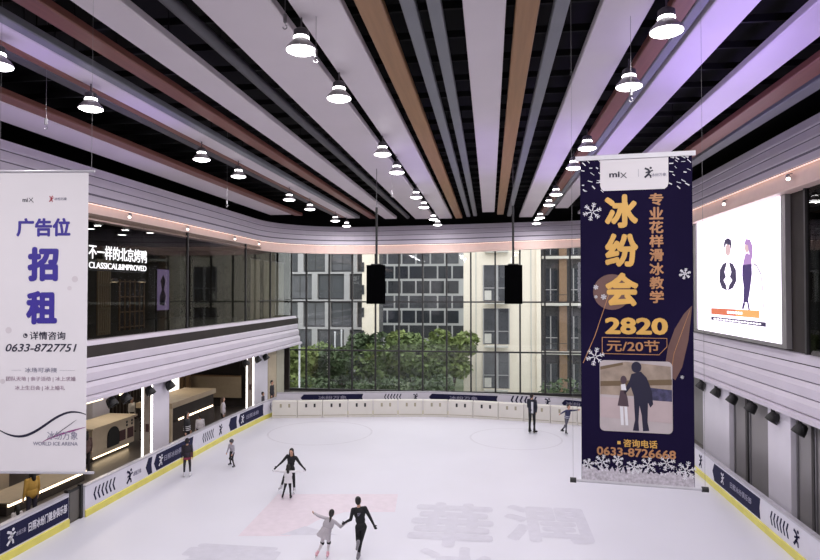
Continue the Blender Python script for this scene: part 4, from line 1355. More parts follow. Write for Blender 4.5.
# dark office block with staggered pale fins (left)
Y = 72.0
x0, x1, _, _ = rect_px(262, 300, 363, 250, Y)
bA = thing('office_building', 'dark office block with staggered pale fins, seen through the left far windows', 'building', ((x0 + x1) / 2, Y, -3))
MB().box(x0, x1, Y, Y + 14, -3, 22).build('wall', m_facdk, bA)
levels = [328, 300.5, 273, 246.5, 220]
zs = [pt(330, y, Y=Y).z for y in levels]
zs = [zs[0] - (zs[1] - zs[0]) * 2, zs[0] - (zs[1] - zs[0])] + zs + [zs[-1] + (zs[1] - zs[0])]
for z in zs:
    MB().box(x0, x1, Y - .5, Y, z - .12, z + .12).build('floor_slab', m_fac, bA)
finx = [[(268, 273), (299, 304.5), (326, 331.5), (354, 358)], [(281, 287), (313, 318.5), (345, 350.5)]]
for i in range(len(zs) - 1):
    fl = finx[(i + 0) % 2]
    for (a_, b_) in fl:
        fx0, fx1, _, _ = rect_px(a_, 300, b_, 300, Y)
        MB().box(fx0, fx1, Y - .5, Y, zs[i] + .12, zs[i + 1] - .12).build('fin', m_fac, bA)
    edges = [x0] + [rect_px((a_ + b_) / 2, 300, b_, 300, Y)[0] for a_, b_ in fl] + [x1]
    for k in range(len(edges) - 1):
        xa, xb = edges[k] + .36, edges[k + 1] - .28
        if xb - xa > .6:
            f = MB().box(xa, xb, Y - .06, Y, zs[i] + .3, zs[i + 1] - .3).build('window', m_win[(i + k) % 3], bA)
            MB().box((xa + xb) / 2 - .04, (xa + xb) / 2 + .04, Y - .09, Y - .06, zs[i] + .3, zs[i + 1] - .3).box(xa, xb, Y - .09, Y - .06, zs[i] + 1.1, zs[i] + 1.16).build('window_bar', m_frame, f)
# cream stair tower beside it
xa, xb, _, _ = rect_px(362, 300, 373, 250, 70.0)
t = thing('stair_tower', 'narrow cream stair tower behind the left loudspeaker', 'building', ((xa + xb) / 2, 70, -3))
MB().box(xa, xb, 70, 74, -3, 21).build('wall', m_facc, t)
for i in range(7):
    MB().box(xa - .05, xa + .25, 69.9, 70, 1.5 + i * 2.6, 2.6 + i * 2.6).build('window', m_win[0], t)

# wide block with a brickwork pattern of windows
Y = 105.0
x0, x1, _, _ = rect_px(366, 300, 470, 250, Y)
bB = thing('apartment_building', 'wide apartment block with brickwork pattern of dark windows, seen in the middle far windows', 'building', ((x0 + x1) / 2, Y, -3))
MB().box(x0, x1, Y, Y + 12, -3, 30).build('wall', m_fac_l, bB)
fh = 14.6 * 107 / 620
cw = 14.3 * 107 / 620
z0 = pt(420, 339, Y=Y).z
for i in range(9):
    for k in range(9):
        xa = x0 + k * cw + (0.5 * cw if i % 2 else 0) + .16
        if xa + cw - .3 > x1:
            continue
        MB().box(xa, xa + cw - .27, Y - .05, Y, z0 + i * fh + .2, z0 + (i + 1) * fh - .2).build('window', m_win[(i * 2 + k * 3) % 3], bB)
# cream residential tower
Y = 60.0
x0, x1, _, _ = rect_px(463.5, 300, 540.5, 250, Y)
bC = thing('residential_tower', 'cream residential tower with one column of grey bay windows behind the right loudspeaker', 'building', ((x0 + x1) / 2, Y, -3))
MB().box(x0, x1, Y, Y + 12, -3, 19).build('wall', m_facc, bC)
for (ya_, yb_) in ((216, 250), (265, 301), (308.5, 344), (352, 388)):
    wx0, wx1, wz0, wz1 = rect_px(483.5, yb_, 509, ya_, Y)
    f = MB().box(wx0, wx1, Y - .06, Y, wz0, wz1).build('window', m_win[1], bC)
    mid = rect_px(497, 300, 498, 300, Y)[0]
    MB().box(mid - .12, mid + .12, Y - .14, Y - .05, wz0, wz1).box(wx0, wx1, Y - .12, Y - .05, wz0 + (wz1 - wz0) * .35, wz0 + (wz1 - wz0) * .35 + .08).box(wx0 - .05, wx0 + .05, Y - .12, Y - .05, wz0, wz1).box(wx1 - .05, wx1 + .05, Y - .12, Y - .05, wz0, wz1).build('window_frame', m_fac, f)
    MB().box(wx0 + .1, wx0 + .75, Y - .09, Y - .06, wz0 + .1, wz0 + 1.0).build('blind', m_slab, f)
    MB().box(wx0 + .1, wx1 - .1, Y - .7, Y, wz0 - .28, wz0 - .12).build('balcony_ledge', m_slab, bC)
for px in (476, 531):
    a_ = rect_px(px, 300, px + 1, 300, Y)[0]
    MB().box(a_ - .05, a_ + .05, Y - .05, Y, -3, 19).build('wall_joint', m_slab, bC)
MB().box(x1 - .4, x1, Y - .25, Y, -3, 19).build('corner_pier', m_facc, bC)
# brown and grey balconies on the right
Y = 64.0
x0, x1, _, _ = rect_px(541.5, 300, 600, 250, Y)
bD = thing('balcony_building', 'dark apartment building with pale balcony slabs and brown strip left of the navy banner', 'building', ((x0 + x1) / 2, Y, -3))
x1 += 8
MB().box(x0, x1, Y, Y + 10, -3, 20).build('wall', m_facdk, bD)
bx0, bx1, _, _ = rect_px(559, 300, 566.5, 300, Y)
MB().box(bx0, bx1, Y - .35, Y, -3, 20).build('brown_strip', m_brick, bD)
for y in (400, 352, 304, 257.5, 215):
    z = pt(560, y, Y=Y).z
    MB().box(x0, x1, Y - 1.0, Y, z - .16, z + .10).build('balcony_slab', m_slab, bD)
    MB().box(x0, x1, Y - .98, Y - .93, z + .9, z + .96).build('handrail', m_frame, bD)
    for (wa, wb_) in ((544, 557), (569, 578), (582, 596)):
        w0, w1, _, _ = rect_px(wa, 300, wb_, 300, Y)
        f = MB().box(w0, w1, Y - .06, Y, z + .3, z + 3.6).build('window', m_win[2], bD)
        MB().box((w0 + w1) / 2 - .05, (w0 + w1) / 2 + .05, Y - .1, Y - .06, z + .3, z + 3.6).box(w0, w1, Y - .1, Y - .06, z + 1.4, z + 1.48).build('window_bar', m_fac, f)

# trees
m_leaf = [pm('leaf_green', '#647445', 0.8, var=.35, scale=1.2), pm('leaf_dark', '#4a5a3c', 0.8, var=.35, scale=1.2), pm('leaf_light', '#7d8a52', 0.8, var=.35, scale=1.2)]
m_bark = pm('bark', '#5a4a3c', 0.9, var=.2, scale=5)


def tree(x, y, zb, zt, rx, mat, label, seed, n=2400, leaf=0.27):
    rr_ = random.Random(seed)
    t = thing('tree', label, 'tree', (x, y, -3), 'trees outside the far windows')
    m = MB()
    blobs = [(rr_.uniform(-.55, .55) * rx, rr_.uniform(-.5, .5) * rx, rr_.uniform(.25, .8), rr_.uniform(.38, .62) * rx) for _ in range(9)]
    for i in range(n):
        bx, by, bz, br = blobs[i % 9]
        th, ph_ = rr_.uniform(0, 2 * math.pi), math.acos(rr_.uniform(-1, 1))
        q = br * rr_.uniform(.75, 1.05)
        cx = x + bx + q * math.sin(ph_) * math.cos(th)
        cy = y + by + q * math.sin(ph_) * math.sin(th)
        cz = zb + (zt - zb) * bz + q * math.cos(ph_) * .75
        cz = max(zb, min(zt + .2, cz))
        a_ = Vector((rr_.gauss(0, 1), rr_.gauss(0, 1), rr_.gauss(0, .6))).normalized()
        b_ = a_.cross(Vector((rr_.gauss(0, 1), rr_.gauss(0, 1), rr_.gauss(0, 1)))).normalized()
        l = leaf * rr_.uniform(.7, 1.3)
        ctr = Vector((cx, cy, cz))
        m.add([ctr - a_ * l, ctr + b_ * l * .55, ctr + a_ * l, ctr - b_ * l * .55], [(0, 1, 2, 3)])
    m.build('foliage', mat, t)
    g_ = MB()
    g_.tube([(x, y, -3), (x + .05, y, zb + .3), (x, y + .1, zb + (zt - zb) * .6)], [.14, .11, .04], 8)
    for k in range(4):
        bx, by, bz, br = blobs[k]
        g_.tube([(x, y, zb), (x + bx * .8, y + by * .8, zb + (zt - zb) * bz)], [.06, .02], 6)
    g_.build('trunk', m_bark, t)


TREES = [(305, 56, 345, 2.4, 2, 'yellow-green tree at the far left outside, behind the first pads'), (326, 54, 348, 2.2, 0, 'green tree outside below the pale fins of the office block'),
         (346, 57, 352, 2.0, 1, 'dark tree outside just left of the stair tower'), (366, 55, 331, 2.6, 1, 'tall dark green tree outside below the left loudspeaker'),
         (388, 58, 334, 2.8, 0, 'green tree outside right of the left loudspeaker'), (410, 54, 334, 2.6, 2, 'light green tree outside in the middle of the far windows'),
         (432, 57, 330, 2.8, 0, 'green tree outside, second to the left of the cream tower'), (452, 55, 328, 2.2, 2, 'light green tree outside, touching the left edge of the cream tower')]
for i, (px, Y, py, rx, mi, lb) in enumerate(TREES):
    p = pt(px, py, Y=Y)
    tree(p.x, Y + (2.2 if i % 2 else -2.2), -2.0, p.z + .5, rx, m_leaf[mi], lb, i + 3)
for i, (px, lb) in enumerate(((318, 'low dark shrub outside at the foot of the left trees'), (352, 'low dark shrub outside below the dark tree'), (385, 'low shrub outside at the foot of the trees, left of middle'), (420, 'low shrub outside at the foot of the trees, in the middle'), (447, 'low shrub outside beside the foot of the cream tower'), (560, 'low dark shrub outside in front of the balcony building'))):
    p = pt(px, 380, Y=50.5)
    tree(p.x, 50.5, -3.0, 0.2, 1.9, m_leaf[1], lb, 40 + i, n=700, leaf=.2)
# one white pole outside; the other two are glass-reflection streaks shaped as poles
for i, (px, ya_, yb_, Y, lb) in enumerate(((299.5, 345, 392, 47, 'white pole outside at the left window corner'), (335, 333, 362, 61, 'shorter white reflection streak shaped as a pole before the office block, left one'), (341.5, 331, 366, 61, 'white reflection streak shaped as a pole before the office block, right one'))):
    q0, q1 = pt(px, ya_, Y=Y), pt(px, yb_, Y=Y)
    t = thing('white_pole_or_streak', lb, 'pole', (q0.x, Y, -3), 'white poles outside')
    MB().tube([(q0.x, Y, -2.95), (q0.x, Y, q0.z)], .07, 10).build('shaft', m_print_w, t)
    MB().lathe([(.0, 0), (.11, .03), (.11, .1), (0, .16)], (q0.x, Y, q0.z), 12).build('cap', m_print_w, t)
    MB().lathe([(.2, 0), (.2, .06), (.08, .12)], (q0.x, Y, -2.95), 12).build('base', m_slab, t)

# ------------------------------------------------------------------ people
def cap_mesh(a, ra, b, rb, n=12):
    """tapered limb with round ends"""
    a, b = Vector(a), Vector(b)
    d = b - a
    L_ = max(d.length, 1e-5)
    d.normalize()
    x = d.cross(Vector((0, 0, 1)))
    if x.length < 1e-3:
        x = Vector((1, 0, 0))
    x.normalize()
    y = d.cross(x)
    rings = []
    for k in range(1, 4):
        f = math.pi / 2 * (1 - k / 3)
        rings.append((-ra * math.sin(f), ra * math.cos(f)))
    for k in range(0, 3):
        f = math.pi / 2 * (k / 3)
        rings.append((L_ + rb * math.sin(f), rb * math.cos(f)))
    vs = [a - d * ra]
    for (h_, r_) in rings:
        for j in range(n):
            q = 2 * math.pi * j / n
            vs.append(a + d * h_ + (x * math.cos(q) + y * math.sin(q)) * r_)
    vs.append(b + d * rb)
    fs = [(0, 1 + (j + 1) % n, 1 + j) for j in range(n)]
    for i in range(len(rings) - 1):
        for j in range(n):
            fs.append((1 + i * n + j, 1 + i * n + (j + 1) % n, 1 + (i + 1) * n + (j + 1) % n, 1 + (i + 1) * n + j))
    e = len(vs) - 1
    k = 1 + (len(rings) - 1) * n
    fs += [(e, k + j, k + (j + 1) % n) for j in range(n)]
    return vs, fs


def ell_mesh(c_, r_, M, n=16, m=10):
    vs, fs = [], []
    for i in range(m + 1):
        f = math.pi * i / m
        for j in range(n):
            q = 2 * math.pi * j / n
            vs.append(Vector(c_) + M @ Vector((r_[0] * math.sin(f) * math.cos(q), r_[1] * math.sin(f) * math.sin(q), r_[2] * math.cos(f))))
    for i in range(m):
        for j in range(n):
            fs.append((i * n + j, (i + 1) * n + j, (i + 1) * n + (j + 1) % n, i * n + (j + 1) % n))
    return vs, fs


class Body:
    """shapes that are fused into one continuous skin; each remembers its material"""

    def __init__(s):
        s.p = []

    def cap(s, tag_, a, ra, b, rb):
        s.p.append(('c', tag_, Vector(a), ra, Vector(b), rb))

    def ell(s, tag_, c_, r_, M=None):
        s.p.append(('e', tag_, Vector(c_), Vector(r_), M.copy() if M else Matrix.Identity(3)))

    def mesh(s, name, mats, xf, parent, voxel):
        vs, fs = [], []
        for q in s.p:
            a, b = cap_mesh(q[2], q[3], q[4], q[5]) if q[0] == 'c' else ell_mesh(q[2], q[3], q[4])
            k = len(vs)
            vs += a
            fs += [tuple(i + k for i in f) for f in b]
        me = bpy.data.meshes.new('raw')
        me.from_pydata([v_[:] for v_ in vs], [], fs)
        bm = bmesh.new()
        bm.from_mesh(me)
        bmesh.ops.remove_doubles(bm, verts=bm.verts, dist=1e-6)
        bmesh.ops.recalc_face_normals(bm, faces=bm.faces[:])
        bm.to_mesh(me)
        bm.free()
        tmp = bpy.data.objects.new('raw', me)
        COL.objects.link(tmp)
        r_ = tmp.modifiers.new('r', 'REMESH')
        r_.mode = 'VOXEL'
        r_.voxel_size = voxel
        sm = tmp.modifiers.new('s', 'SMOOTH')
        sm.factor = 0.5
        sm.iterations = 2
        dg = bpy.context.evaluated_depsgraph_get()
        out = bpy.data.meshes.new_from_object(tmp.evaluated_get(dg))
        bpy.data.objects.remove(tmp)
        out.name = name
        # nearest shape decides the material of each face
        co = np.empty(len(out.vertices) * 3)
        out.vertices.foreach_get('co', co)
        co = co.reshape(-1, 3)
        best = np.full(len(co), 1e9)
        idx = np.zeros(len(co), int)
        names = list(mats.keys())
        for q in s.p:
            if q[0] == 'c':
                a, b = np.array(q[2][:]), np.array(q[4][:])
                ab = b - a
                t_ = np.clip(((co - a) @ ab) / max(ab @ ab, 1e-9), 0, 1)
                d = np.linalg.norm(co - (a + t_[:, None] * ab), axis=1) - (q[3] + (q[5] - q[3]) * t_)
            else:
                M = np.array([list(r__) for r__ in q[4]])
                loc = (co - np.array(q[2][:])) @ M
                rr_ = np.array(q[3][:])
                kk = np.linalg.norm(loc / rr_, axis=1)
                d = (kk - 1) * rr_.min()
            w_ = d < best
            best[w_] = d[w_]
            idx[w_] = names.index(q[1])
        out.materials.clear()
        for k in names:
            out.materials.append(mats[k])
        mi = np.empty(len(out.polygons), int)
        for p_ in out.polygons:
            mi[p_.index] = idx[p_.vertices[0]]
            p_.use_smooth = True
        out.polygons.foreach_set('material_index', mi)
        out.transform(xf)
        return link_mesh(name, out, None, parent)


m_skin = pm('skin', '#c99d84', 0.5, var=.05)
m_eye = pm('eye_dark', '#1c1512', 0.3)
m_lip = pm('lip', '#a5685c', 0.5)
m_hair = pm('hair_black', '#17130f', 0.55, var=.3, scale=20)
m_blade = pm('blade_steel', '#b9bcc2', 0.25, .9)
CL = {}


def cl(h):
    if h not in CL:
        CL[h] = pm('cloth_' + h.strip('#'), h, 0.8, var=.1, scale=6)
    return CL[h]


D = lambda *a: Vector(a).normalized()


def person(label, cat, at, heading, H, torso=(0, 0, 1), legs=None, arms=None, head=(0, 0, 1), look=0.0, top='#15151a', pants='#121216', sleeve=None, shoe='#151515',
           hair='short', haircol=None, glove=None, headscale=1.0, skirt=None, skate=True, skatecol=None, jacket=False, extra=None, voxel=0.010, group=None, slim=1.0, wide_sleeve=0.0, sit=None, knee=None, stripe=None):
    s = H / 1.72
    t = thing('person', label, cat, (at[0], at[1], 0), group)
    T = D(*torso)
    side = (Vector((1, 0, 0)) - T * T.x).normalized()
    fw = T.cross(side) * -1 if T.cross(side).y < 0 else T.cross(side)
    MT = Matrix((side, fw, T)).transposed()
    hs = headscale
    legs = legs or {}
    arms = arms or {}
    tL, sL = D(*legs.get('tL', (-.05, .02, -1))), D(*legs.get('sL', (-.02, -.03, -1)))
    tR, sR = D(*legs.get('tR', (.05, .02, -1))), D(*legs.get('sR', (.02, -.03, -1)))
    Pv = Vector((0, 0, 0))
    hip = {-1: Pv + Vector((-.088, 0, -.03)), 1: Pv + Vector((.088, 0, -.03))}
    kn = {-1: hip[-1] + tL * .42, 1: hip[1] + tR * .42}
    an = {-1: kn[-1] + sL * .41, 1: kn[1] + sR * .41}
    sh = {-1: sL, 1: sR}
    foot = {}
    for q in (-1, 1):
        f = Vector((1, 0, 0)).cross(sh[q])
        f = (f + Vector((q * .18, 0, 0))).normalized()
        if abs(sh[q].z + 1) < .2:
            f.z = 0
            f.normalize()
        foot[q] = f
    ground = min(an[-1].z, an[1].z) - (.085 + (.065 if skate else 0))
    b = Body()
    sl = sleeve or 'top'
    # trunk
    b.ell('pants', Pv + T * .0, (.160 * slim, .115, .13), MT)
    b.ell('top', Pv + T * .17, (.150 * slim, .105, .17), MT)
    b.ell('top', Pv + T * .34, (.175 * slim, .118, .19), MT)
    b.cap('top', Pv + T * .465 - side * .13 * slim, .060, Pv + T * .465 + side * .13 * slim, .060)
    if jacket:
        b.ell('top', Pv + T * .06, (.185 * slim, .14, .20), MT)
        b.ell('top', Pv + T * .28, (.19 * slim, .135, .24), MT)
    neck = Pv + T * .50
    hd = D(*head)
    Rz = Matrix.Rotation(look, 3, 'Z')
    hx = Rz @ Vector((1, 0, 0))
    hx = (hx - hd * hx.dot(hd)).normalized()
    hy = hd.cross(hx)
    MH = Matrix((hx, hy, hd)).transposed()
    hc = neck + hd * (.075 + .115 * hs)
    b.cap('skin', neck - T * .03, .055, hc - hd * .05 * hs, .048)
    b.ell('skin', hc, (.077 * hs, .096 * hs, .112 * hs), MH)
    hp = lambda x, y, z: hc + MH @ (Vector((x, y, z)) * hs)
    b.ell('skin', hp(0, .028, -.055), (.056 * hs, .066 * hs, .066 * hs), MH)
    b.ell('skin', hp(0, .098, -.018), (.013 * hs, .018 * hs, .024 * hs), MH)
    for q in (-1, 1):
        b.ell('skin', hp(q * .079, -.005, -.01), (.012 * hs, .022 * hs, .032 * hs), MH)
        b.ell('eye', hp(q * .031, .085, .012), (.014 * hs, .010 * hs, .009 * hs), MH)
    b.ell('lip', hp(0, .089, -.055), (.022 * hs, .008 * hs, .008 * hs), MH)
    # legs
    for q in (-1, 1):
        b.cap('pants', hip[q], .088 * slim, kn[q], .060)
        b.cap('pants', kn[q], .058, an[q], .042)
        b.ell('pants', kn[q].lerp(an[q], .3) - foot[q] * .012, (.052, .055, .10))
        b.cap('shoe', an[q] + Vector((0, 0, .0)), .044, an[q] + foot[q] * .02 + sh[q] * .045, .042)
        b.cap('shoe', an[q] + sh[q] * .045 - foot[q] * .03, .040, an[q] + sh[q] * .05 + foot[q] * .15, .032)
    # arms and hands
    ends = {}
    for q, nm in ((-1, 'L'), (1, 'R')):
        so_ = Pv + T * .455 + side * q * .185 * slim
        uu, ff = D(*arms.get('u' + nm, (q * .16, 0, -1))), D(*arms.get('f' + nm, (q * .04, .18, -1)))
        el = so_ + uu * .285
        wr = el + ff * .245
        b.cap('top', so_ - uu * .01, .062, el, .046 + wide_sleeve)
        b.cap(sl, el, .046 + wide_sleeve, wr, .031 + wide_sleeve * .7)
        # palm, four fingers of unequal length with a bend, thumb from the side
        pn = ff.cross(Vector((0, 0, 1)))
        if pn.length < .25:
            pn = Vector((q * -1.0, 0, 0)) - ff * (ff.x * q * -1.0)
        pn.normalize()           # palm normal
        ac = ff.cross(pn).normalized()
        fwd_ = ac if ac.y > 0 or (abs(ac.y) < .2 and ac.z > 0) else -ac     # thumb side
        pc = wr + ff * .05
        HT = 'glove' if glove else 'skin'
        b.cap(HT, wr, .026, wr + ff * .03, .028)
        Mp = Matrix((fwd_, pn, ff)).transposed()
        b.ell(HT, pc, (.040, .018, .052), Mp)
        inn = -pn if pn.x * q > 0 else pn
        for k, (off_, ln_) in enumerate(((.031, .070), (.0105, .080), (-.0105, .074), (-.031, .058))):
            k0 = pc + ff * .036 + fwd_ * off_
            sp = fwd_ * off_ * .35
            k1 = k0 + (ff * .9 + sp * 2 + inn * .25).normalized() * ln_ * .55
            k2 = k1 + (ff * .7 + sp + inn * .75).normalized() * ln_ * .5
            b.cap(HT, k0, .0095, k1, .009)
            b.cap(HT, k1, .009, k2, .0078)
        th0 = wr + ff * .028 + fwd_ * .028
        th1 = th0 + (fwd_ * .8 + ff * .6).normalized() * .036
        th2 = th1 + (ff * .9 + fwd_ * .25 + inn * .3).normalized() * .032
        b.cap(HT, th0, .0125, th1, .011)
        b.cap(HT, th1, .011, th2, .009)
        ends[nm] = pc
    rot = Matrix.Rotation(heading, 4, 'Z')
    xf = rot @ Matrix.Scale(s, 4) @ Matrix.Translation(Vector((0, 0, -ground + (sit or 0) / s)))
    mats = {'skin': m_skin, 'eye': m_eye, 'lip': m_lip, 'top': cl(top), 'pants': cl(pants), 'shoe': cl(shoe)}
    if glove:
        mats['glove'] = cl(glove)
    if sleeve and sleeve != 'skin':
        mats[sleeve] = cl(sleeve)
    b.mesh('body', mats, xf, t, voxel)
    # hair or helmet
    hb = Body()
    hcol = m_hair if haircol is None else cl(haircol)
    hb.ell('h', hp(0, -.018, .026), (.087 * hs, .098 * hs, .102 * hs), MH)
    hb.ell('h', hp(0, -.045, -.02), (.080 * hs, .068 * hs, .09 * hs), MH)
    if hair == 'long':
        hb.cap('h', hp(0, -.06, -.02), .075 * hs, hp(0, -.085, -.22), .060 * hs)
        for q in (-1, 1):
            hb.cap('h', hp(q * .07, .0, .0), .026 * hs, hp(q * .085, .0, -.17), .024 * hs)
    if hair == 'ponytail':
        hb.cap('h', hp(0, -.10, .03), .030 * hs, hp(0, -.15, -.06), .036 * hs)
        hb.cap('h', hp(0, -.15, -.06), .036 * hs, hp(0.0, -.13, -.24), .014 * hs)
    if hair == 'bun':
        hb.ell('h', hp(0, -.09, .08), (.045 * hs, .045 * hs, .04 * hs), MH)
    if hair == 'helmet':
        hb.ell('h', hp(0, -.012, .035), (.105 * hs, .128 * hs, .108 * hs), MH)
        hb.cap('h', hp(-.09, .03, .0), .018, hp(-.04, .05, -.12), .012)
        hb.cap('h', hp(.09, .03, .0), .018, hp(.04, .05, -.12), .012)
    hb.mesh('helmet' if hair == 'helmet' else ('knit_cap' if hair == 'cap' else 'hair'), {'h': hcol}, xf, t, voxel)

    def part(m_, name, mat):
        vv = [(xf @ Vector(p_)) for p_ in m_.v]
        me = bpy.data.meshes.new(name)
        me.from_pydata([p_[:] for p_ in vv], [], m_.f)
        return link_mesh(name, me, mat, t)

    if skate:
        sc_ = cl(skatecol) if skatecol else cl(shoe)
        for q in (-1, 1):
            f, d = foot[q], sh[q]
            w_ = d.cross(f).normalized()
            bo = Body()
            bo.cap('b', an[q] - d * .07, .056, an[q] + d * .03, .054)
            bo.cap('b', an[q] + d * .05 - f * .035, .050, an[q] + d * .055 + f * .06, .046)
            bo.cap('b', an[q] + d * .058 + f * .06, .045, an[q] + d * .06 + f * .165, .036)
            bo.mesh('skate', {'b': sc_}, xf, t, voxel)
            m_ = MB()
            o_ = an[q] + d * .09
            m_.prism([(-.10, .055), (.19, .055), (.215, .04), (.19, .06), (.12, .035), (.10, .0), (-.02, .0), (-.04, .035), (-.10, .035)][0:2] + [(.20, .035), (-.105, .035)], o_ - w_ * .004, f, d, .008, w_)
            m_.obox(o_ - f * .06 - w_ * .006, f, d, w_, .03, .045, .012).obox(o_ + f * .11 - w_ * .006, f, d, w_, .03, .045, .012)
            part(m_, 'blade', m_blade)
    if skirt:
        col_, z1, z0, r1, r0 = skirt
        m_ = MB()
        prof = []
        nseg = 28
        vs, fs = [], []
        for j in range(nseg):
            a = 2 * math.pi * j / nseg
            wv = 1 + .06 * math.sin(a * 7)
            for (r_, z_) in ((r1, z1), (r0 * wv, z0), (r0 * wv - .02, z0), (r1 - .015, z1)):
                vs.append(Pv + MT @ Vector((r_ * math.cos(a), r_ * .8 * math.sin(a), z_)))
        for j in range(nseg):
            k = (j + 1) % nseg
            for i in range(4):
                fs.append((j * 4 + i, j * 4 + (i + 1) % 4, k * 4 + (i + 1) % 4, k * 4 + i))
        m_.add(vs, fs)
        part(m_, 'skirt', cl(col_))
    if knee:
        for q in (-1, 1):
            kb = Body()
            kb.ell('k', kn[q] + Vector((0, .01, 0)), (.082, .085, .10))
            kb.mesh('knee_pad', {'k': cl(knee)}, xf, t, voxel)
    if stripe:
        col_, zz = stripe
        for z_ in zz:
            m_ = MB()
            vs = []
            for (dz, e) in ((-.018, 0), (.018, 0)):
                for j in range(24):
                    a = 2 * math.pi * j / 24
                    vs.append(Pv + MT @ Vector(((.196 * slim) * math.cos(a), .145 * math.sin(a), z_ + dz)))
            fs = [(j, (j + 1) % 24, 24 + (j + 1) % 24, 24 + j) for j in range(24)]
            m_.add(vs, fs)
            part(m_, 'stripe', cl(col_))
    if extra:
        extra(t, part, dict(hip=hip, kn=kn, an=an, T=T, side=side, fw=fw, hc=hc, MH=MH, Pv=Pv, MT=MT))
    return t, xf, ends


g = lambda px, py: pt(px, py, Z=0)
PI = math.pi
# adult in black, back to the camera, holding the girl's hand; one skate lifted behind
p = g(361, 561)


def back_print(t, part, J):
    m_ = MB()
    for k in range(3):
        c0 = J['Pv'] + J['T'] * (.36 - k * .03) - J['fw'] * .125 - J['side'] * .05
        m_.obox(c0, J['side'], J['T'], J['fw'], .10 - k * .025, .012, .008)
    part(m_, 'back_print', m_print_g)


person('adult skater all in black, seen from behind, holding the hand of the girl in grey', 'person', p, R(6), 1.58, torso=(-.14, .12, 1), head=(-.12, .12, 1),
       legs=dict(tR=(-.24, .10, -1), sR=(-.17, -.06, -1), tL=(-.02, .16, -1), sL=(.10, -.85, .22)),
       arms=dict(uL=(-.24, .10, -1), fL=(-.70, .42, -.50), uR=(.55, .0, -1), fR=(.5, .05, -1)), hair='bun', skatecol='#8d8a90', shoe='#6e6a70', top='#121217', pants='#101014', glove='#17161b', extra=back_print, voxel=0.008, slim=.95)
# girl in grey
p = g(325.5, 558)
person('girl in grey jacket with black knee pads and pink skates', 'person', p, R(8), 1.19, torso=(.40, .12, 1), head=(.16, .10, 1),
       legs=dict(tR=(.06, .20, -1), sR=(-.08, -.16, -1), tL=(-.10, .16, -1), sL=(-.50, -.34, -1)),
       arms=dict(uL=(-.85, .4, .12), fL=(-.75, .6, .2), uR=(.60, .2, -.62), fR=(.62, .58, .30)), hair='ponytail', headscale=1.22, top='#b3adb3', pants='#d6ced2', shoe='#e2a9b6', skatecol='#e2b0ba',
       skirt=('#b3adb3', .10, -.22, .19, .28), jacket=True, knee='#17161a', voxel=0.008, wide_sleeve=.014, slim=1.15)
# child in white in front of the woman in black
p = g(288, 499)
person('child in white top and black trousers, arms spread, held by the woman in black', 'person', p, R(8), 1.08, torso=(.02, .03, 1), head=(.0, .05, 1),
       legs=dict(tL=(-.24, .10, -1), sL=(-.26, -.06, -1), tR=(.05, .10, -1), sR=(.06, -.05, -1)), arms=dict(uL=(-1, .1, .06), fL=(-1, .1, .02), uR=(1, .1, .04), fR=(1, .1, -.02)),
       hair='long', headscale=1.25, top='#dcdade', pants='#141418', shoe='#121214', skatecol='#131316', glove='#d5d3d8', jacket=True, slim=1.2, wide_sleeve=.012, skirt=('#dcdade', .05, -.12, .20, .235), voxel=.009)
p = g(290.5, 493.5)
person('woman in black jacket facing the camera, bending over the child in white', 'person', p, PI, 1.54, torso=(-.16, .22, 1), head=(-.05, .30, 1),
       legs=dict(tL=(-.12, .05, -1), sL=(-.02, -.1, -1), tR=(.46, -.05, -1), sR=(.40, -.32, -1)), arms=dict(uL=(-.72, .25, -.85), fL=(-.85, .45, -.62), uR=(.72, .25, -.85), fR=(.8, .45, -.75)),
       hair='long', glove='#1a191e', top='#15141a', pants='#131317', shoe='#cfcdd2', skatecol='#d0ced4', voxel=.009, slim=.95)
# child in dark jacket by the left boards
p = g(187, 477)


def bag(t, part, J):
    m_ = MB()
    m_.obox(J['Pv'] + J['side'] * .16 + J['fw'] * -.06 + J['T'] * -.06, J['side'], J['T'], J['fw'], .10, .24, .14)
    part(m_, 'shoulder_bag', cl('#5a3038'))


person('child in dark jacket with wine-red hem and white skates by the navy board', 'person', p, R(20), 1.36, legs=dict(tL=(-.08, .02, -1), tR=(.1, .04, -1)), top='#26202a', pants='#1d1b26', shoe='#d8d6da',
       skatecol='#d9d7dc', hair='cap', haircol='#1a181e', headscale=1.18, jacket=True, skirt=('#7d2b45', -.06, -.16, .17, .19), extra=bag)
# child with helmet
p = g(232, 466.5)
person('small child with grey helmet and dark shorts skating by the white left board', 'person', p, PI + R(-30), 1.02, torso=(.0, .12, 1), legs=dict(tL=(-.16, .22, -1), sL=(-.30, -.12, -1), tR=(.16, .1, -1), sR=(.34, -.35, -1)),
       arms=dict(uL=(-.3, .1, -1), fL=(.05, .5, -1), uR=(.3, .1, -1), fR=(-.05, .5, -1)), top='#a9a5b0', pants='#1e1d22', shoe='#25242a', skatecol='#2a292f', hair='helmet', haircol='#4a4a50', headscale=1.25, knee='#141316', slim=1.25, wide_sleeve=.01,
       skirt=('#1e1d22', .08, -.10, .15, .18))
# standing man
p = g(532, 433.5)


def vest(t, part, J):
    m_ = MB()
    for k, (a0, z0_, hh) in enumerate(((.04, -.08, .50),)):
        m_.obox(J['Pv'] + J['side'] * a0 - J['fw'] * .128 + J['T'] * z0_, J['side'], J['T'], J['fw'], .10, hh, .02)
    part(m_, 'white_back_panel', cl('#cfd0d6'))


person('tall man in dark top with white panel standing at the far boards', 'person', p, R(-35), 1.90, legs=dict(tL=(-.05, .02, -1), tR=(.05, .05, -1)), top='#191d2c', pants='#121216', shoe='#131316', skatecol='#141416',
       arms=dict(uL=(-.12, .1, -1), fL=(.3, .4, -1), uR=(.12, .1, -1), fR=(-.3, .4, -1)), hair='short', jacket=True, extra=vest)
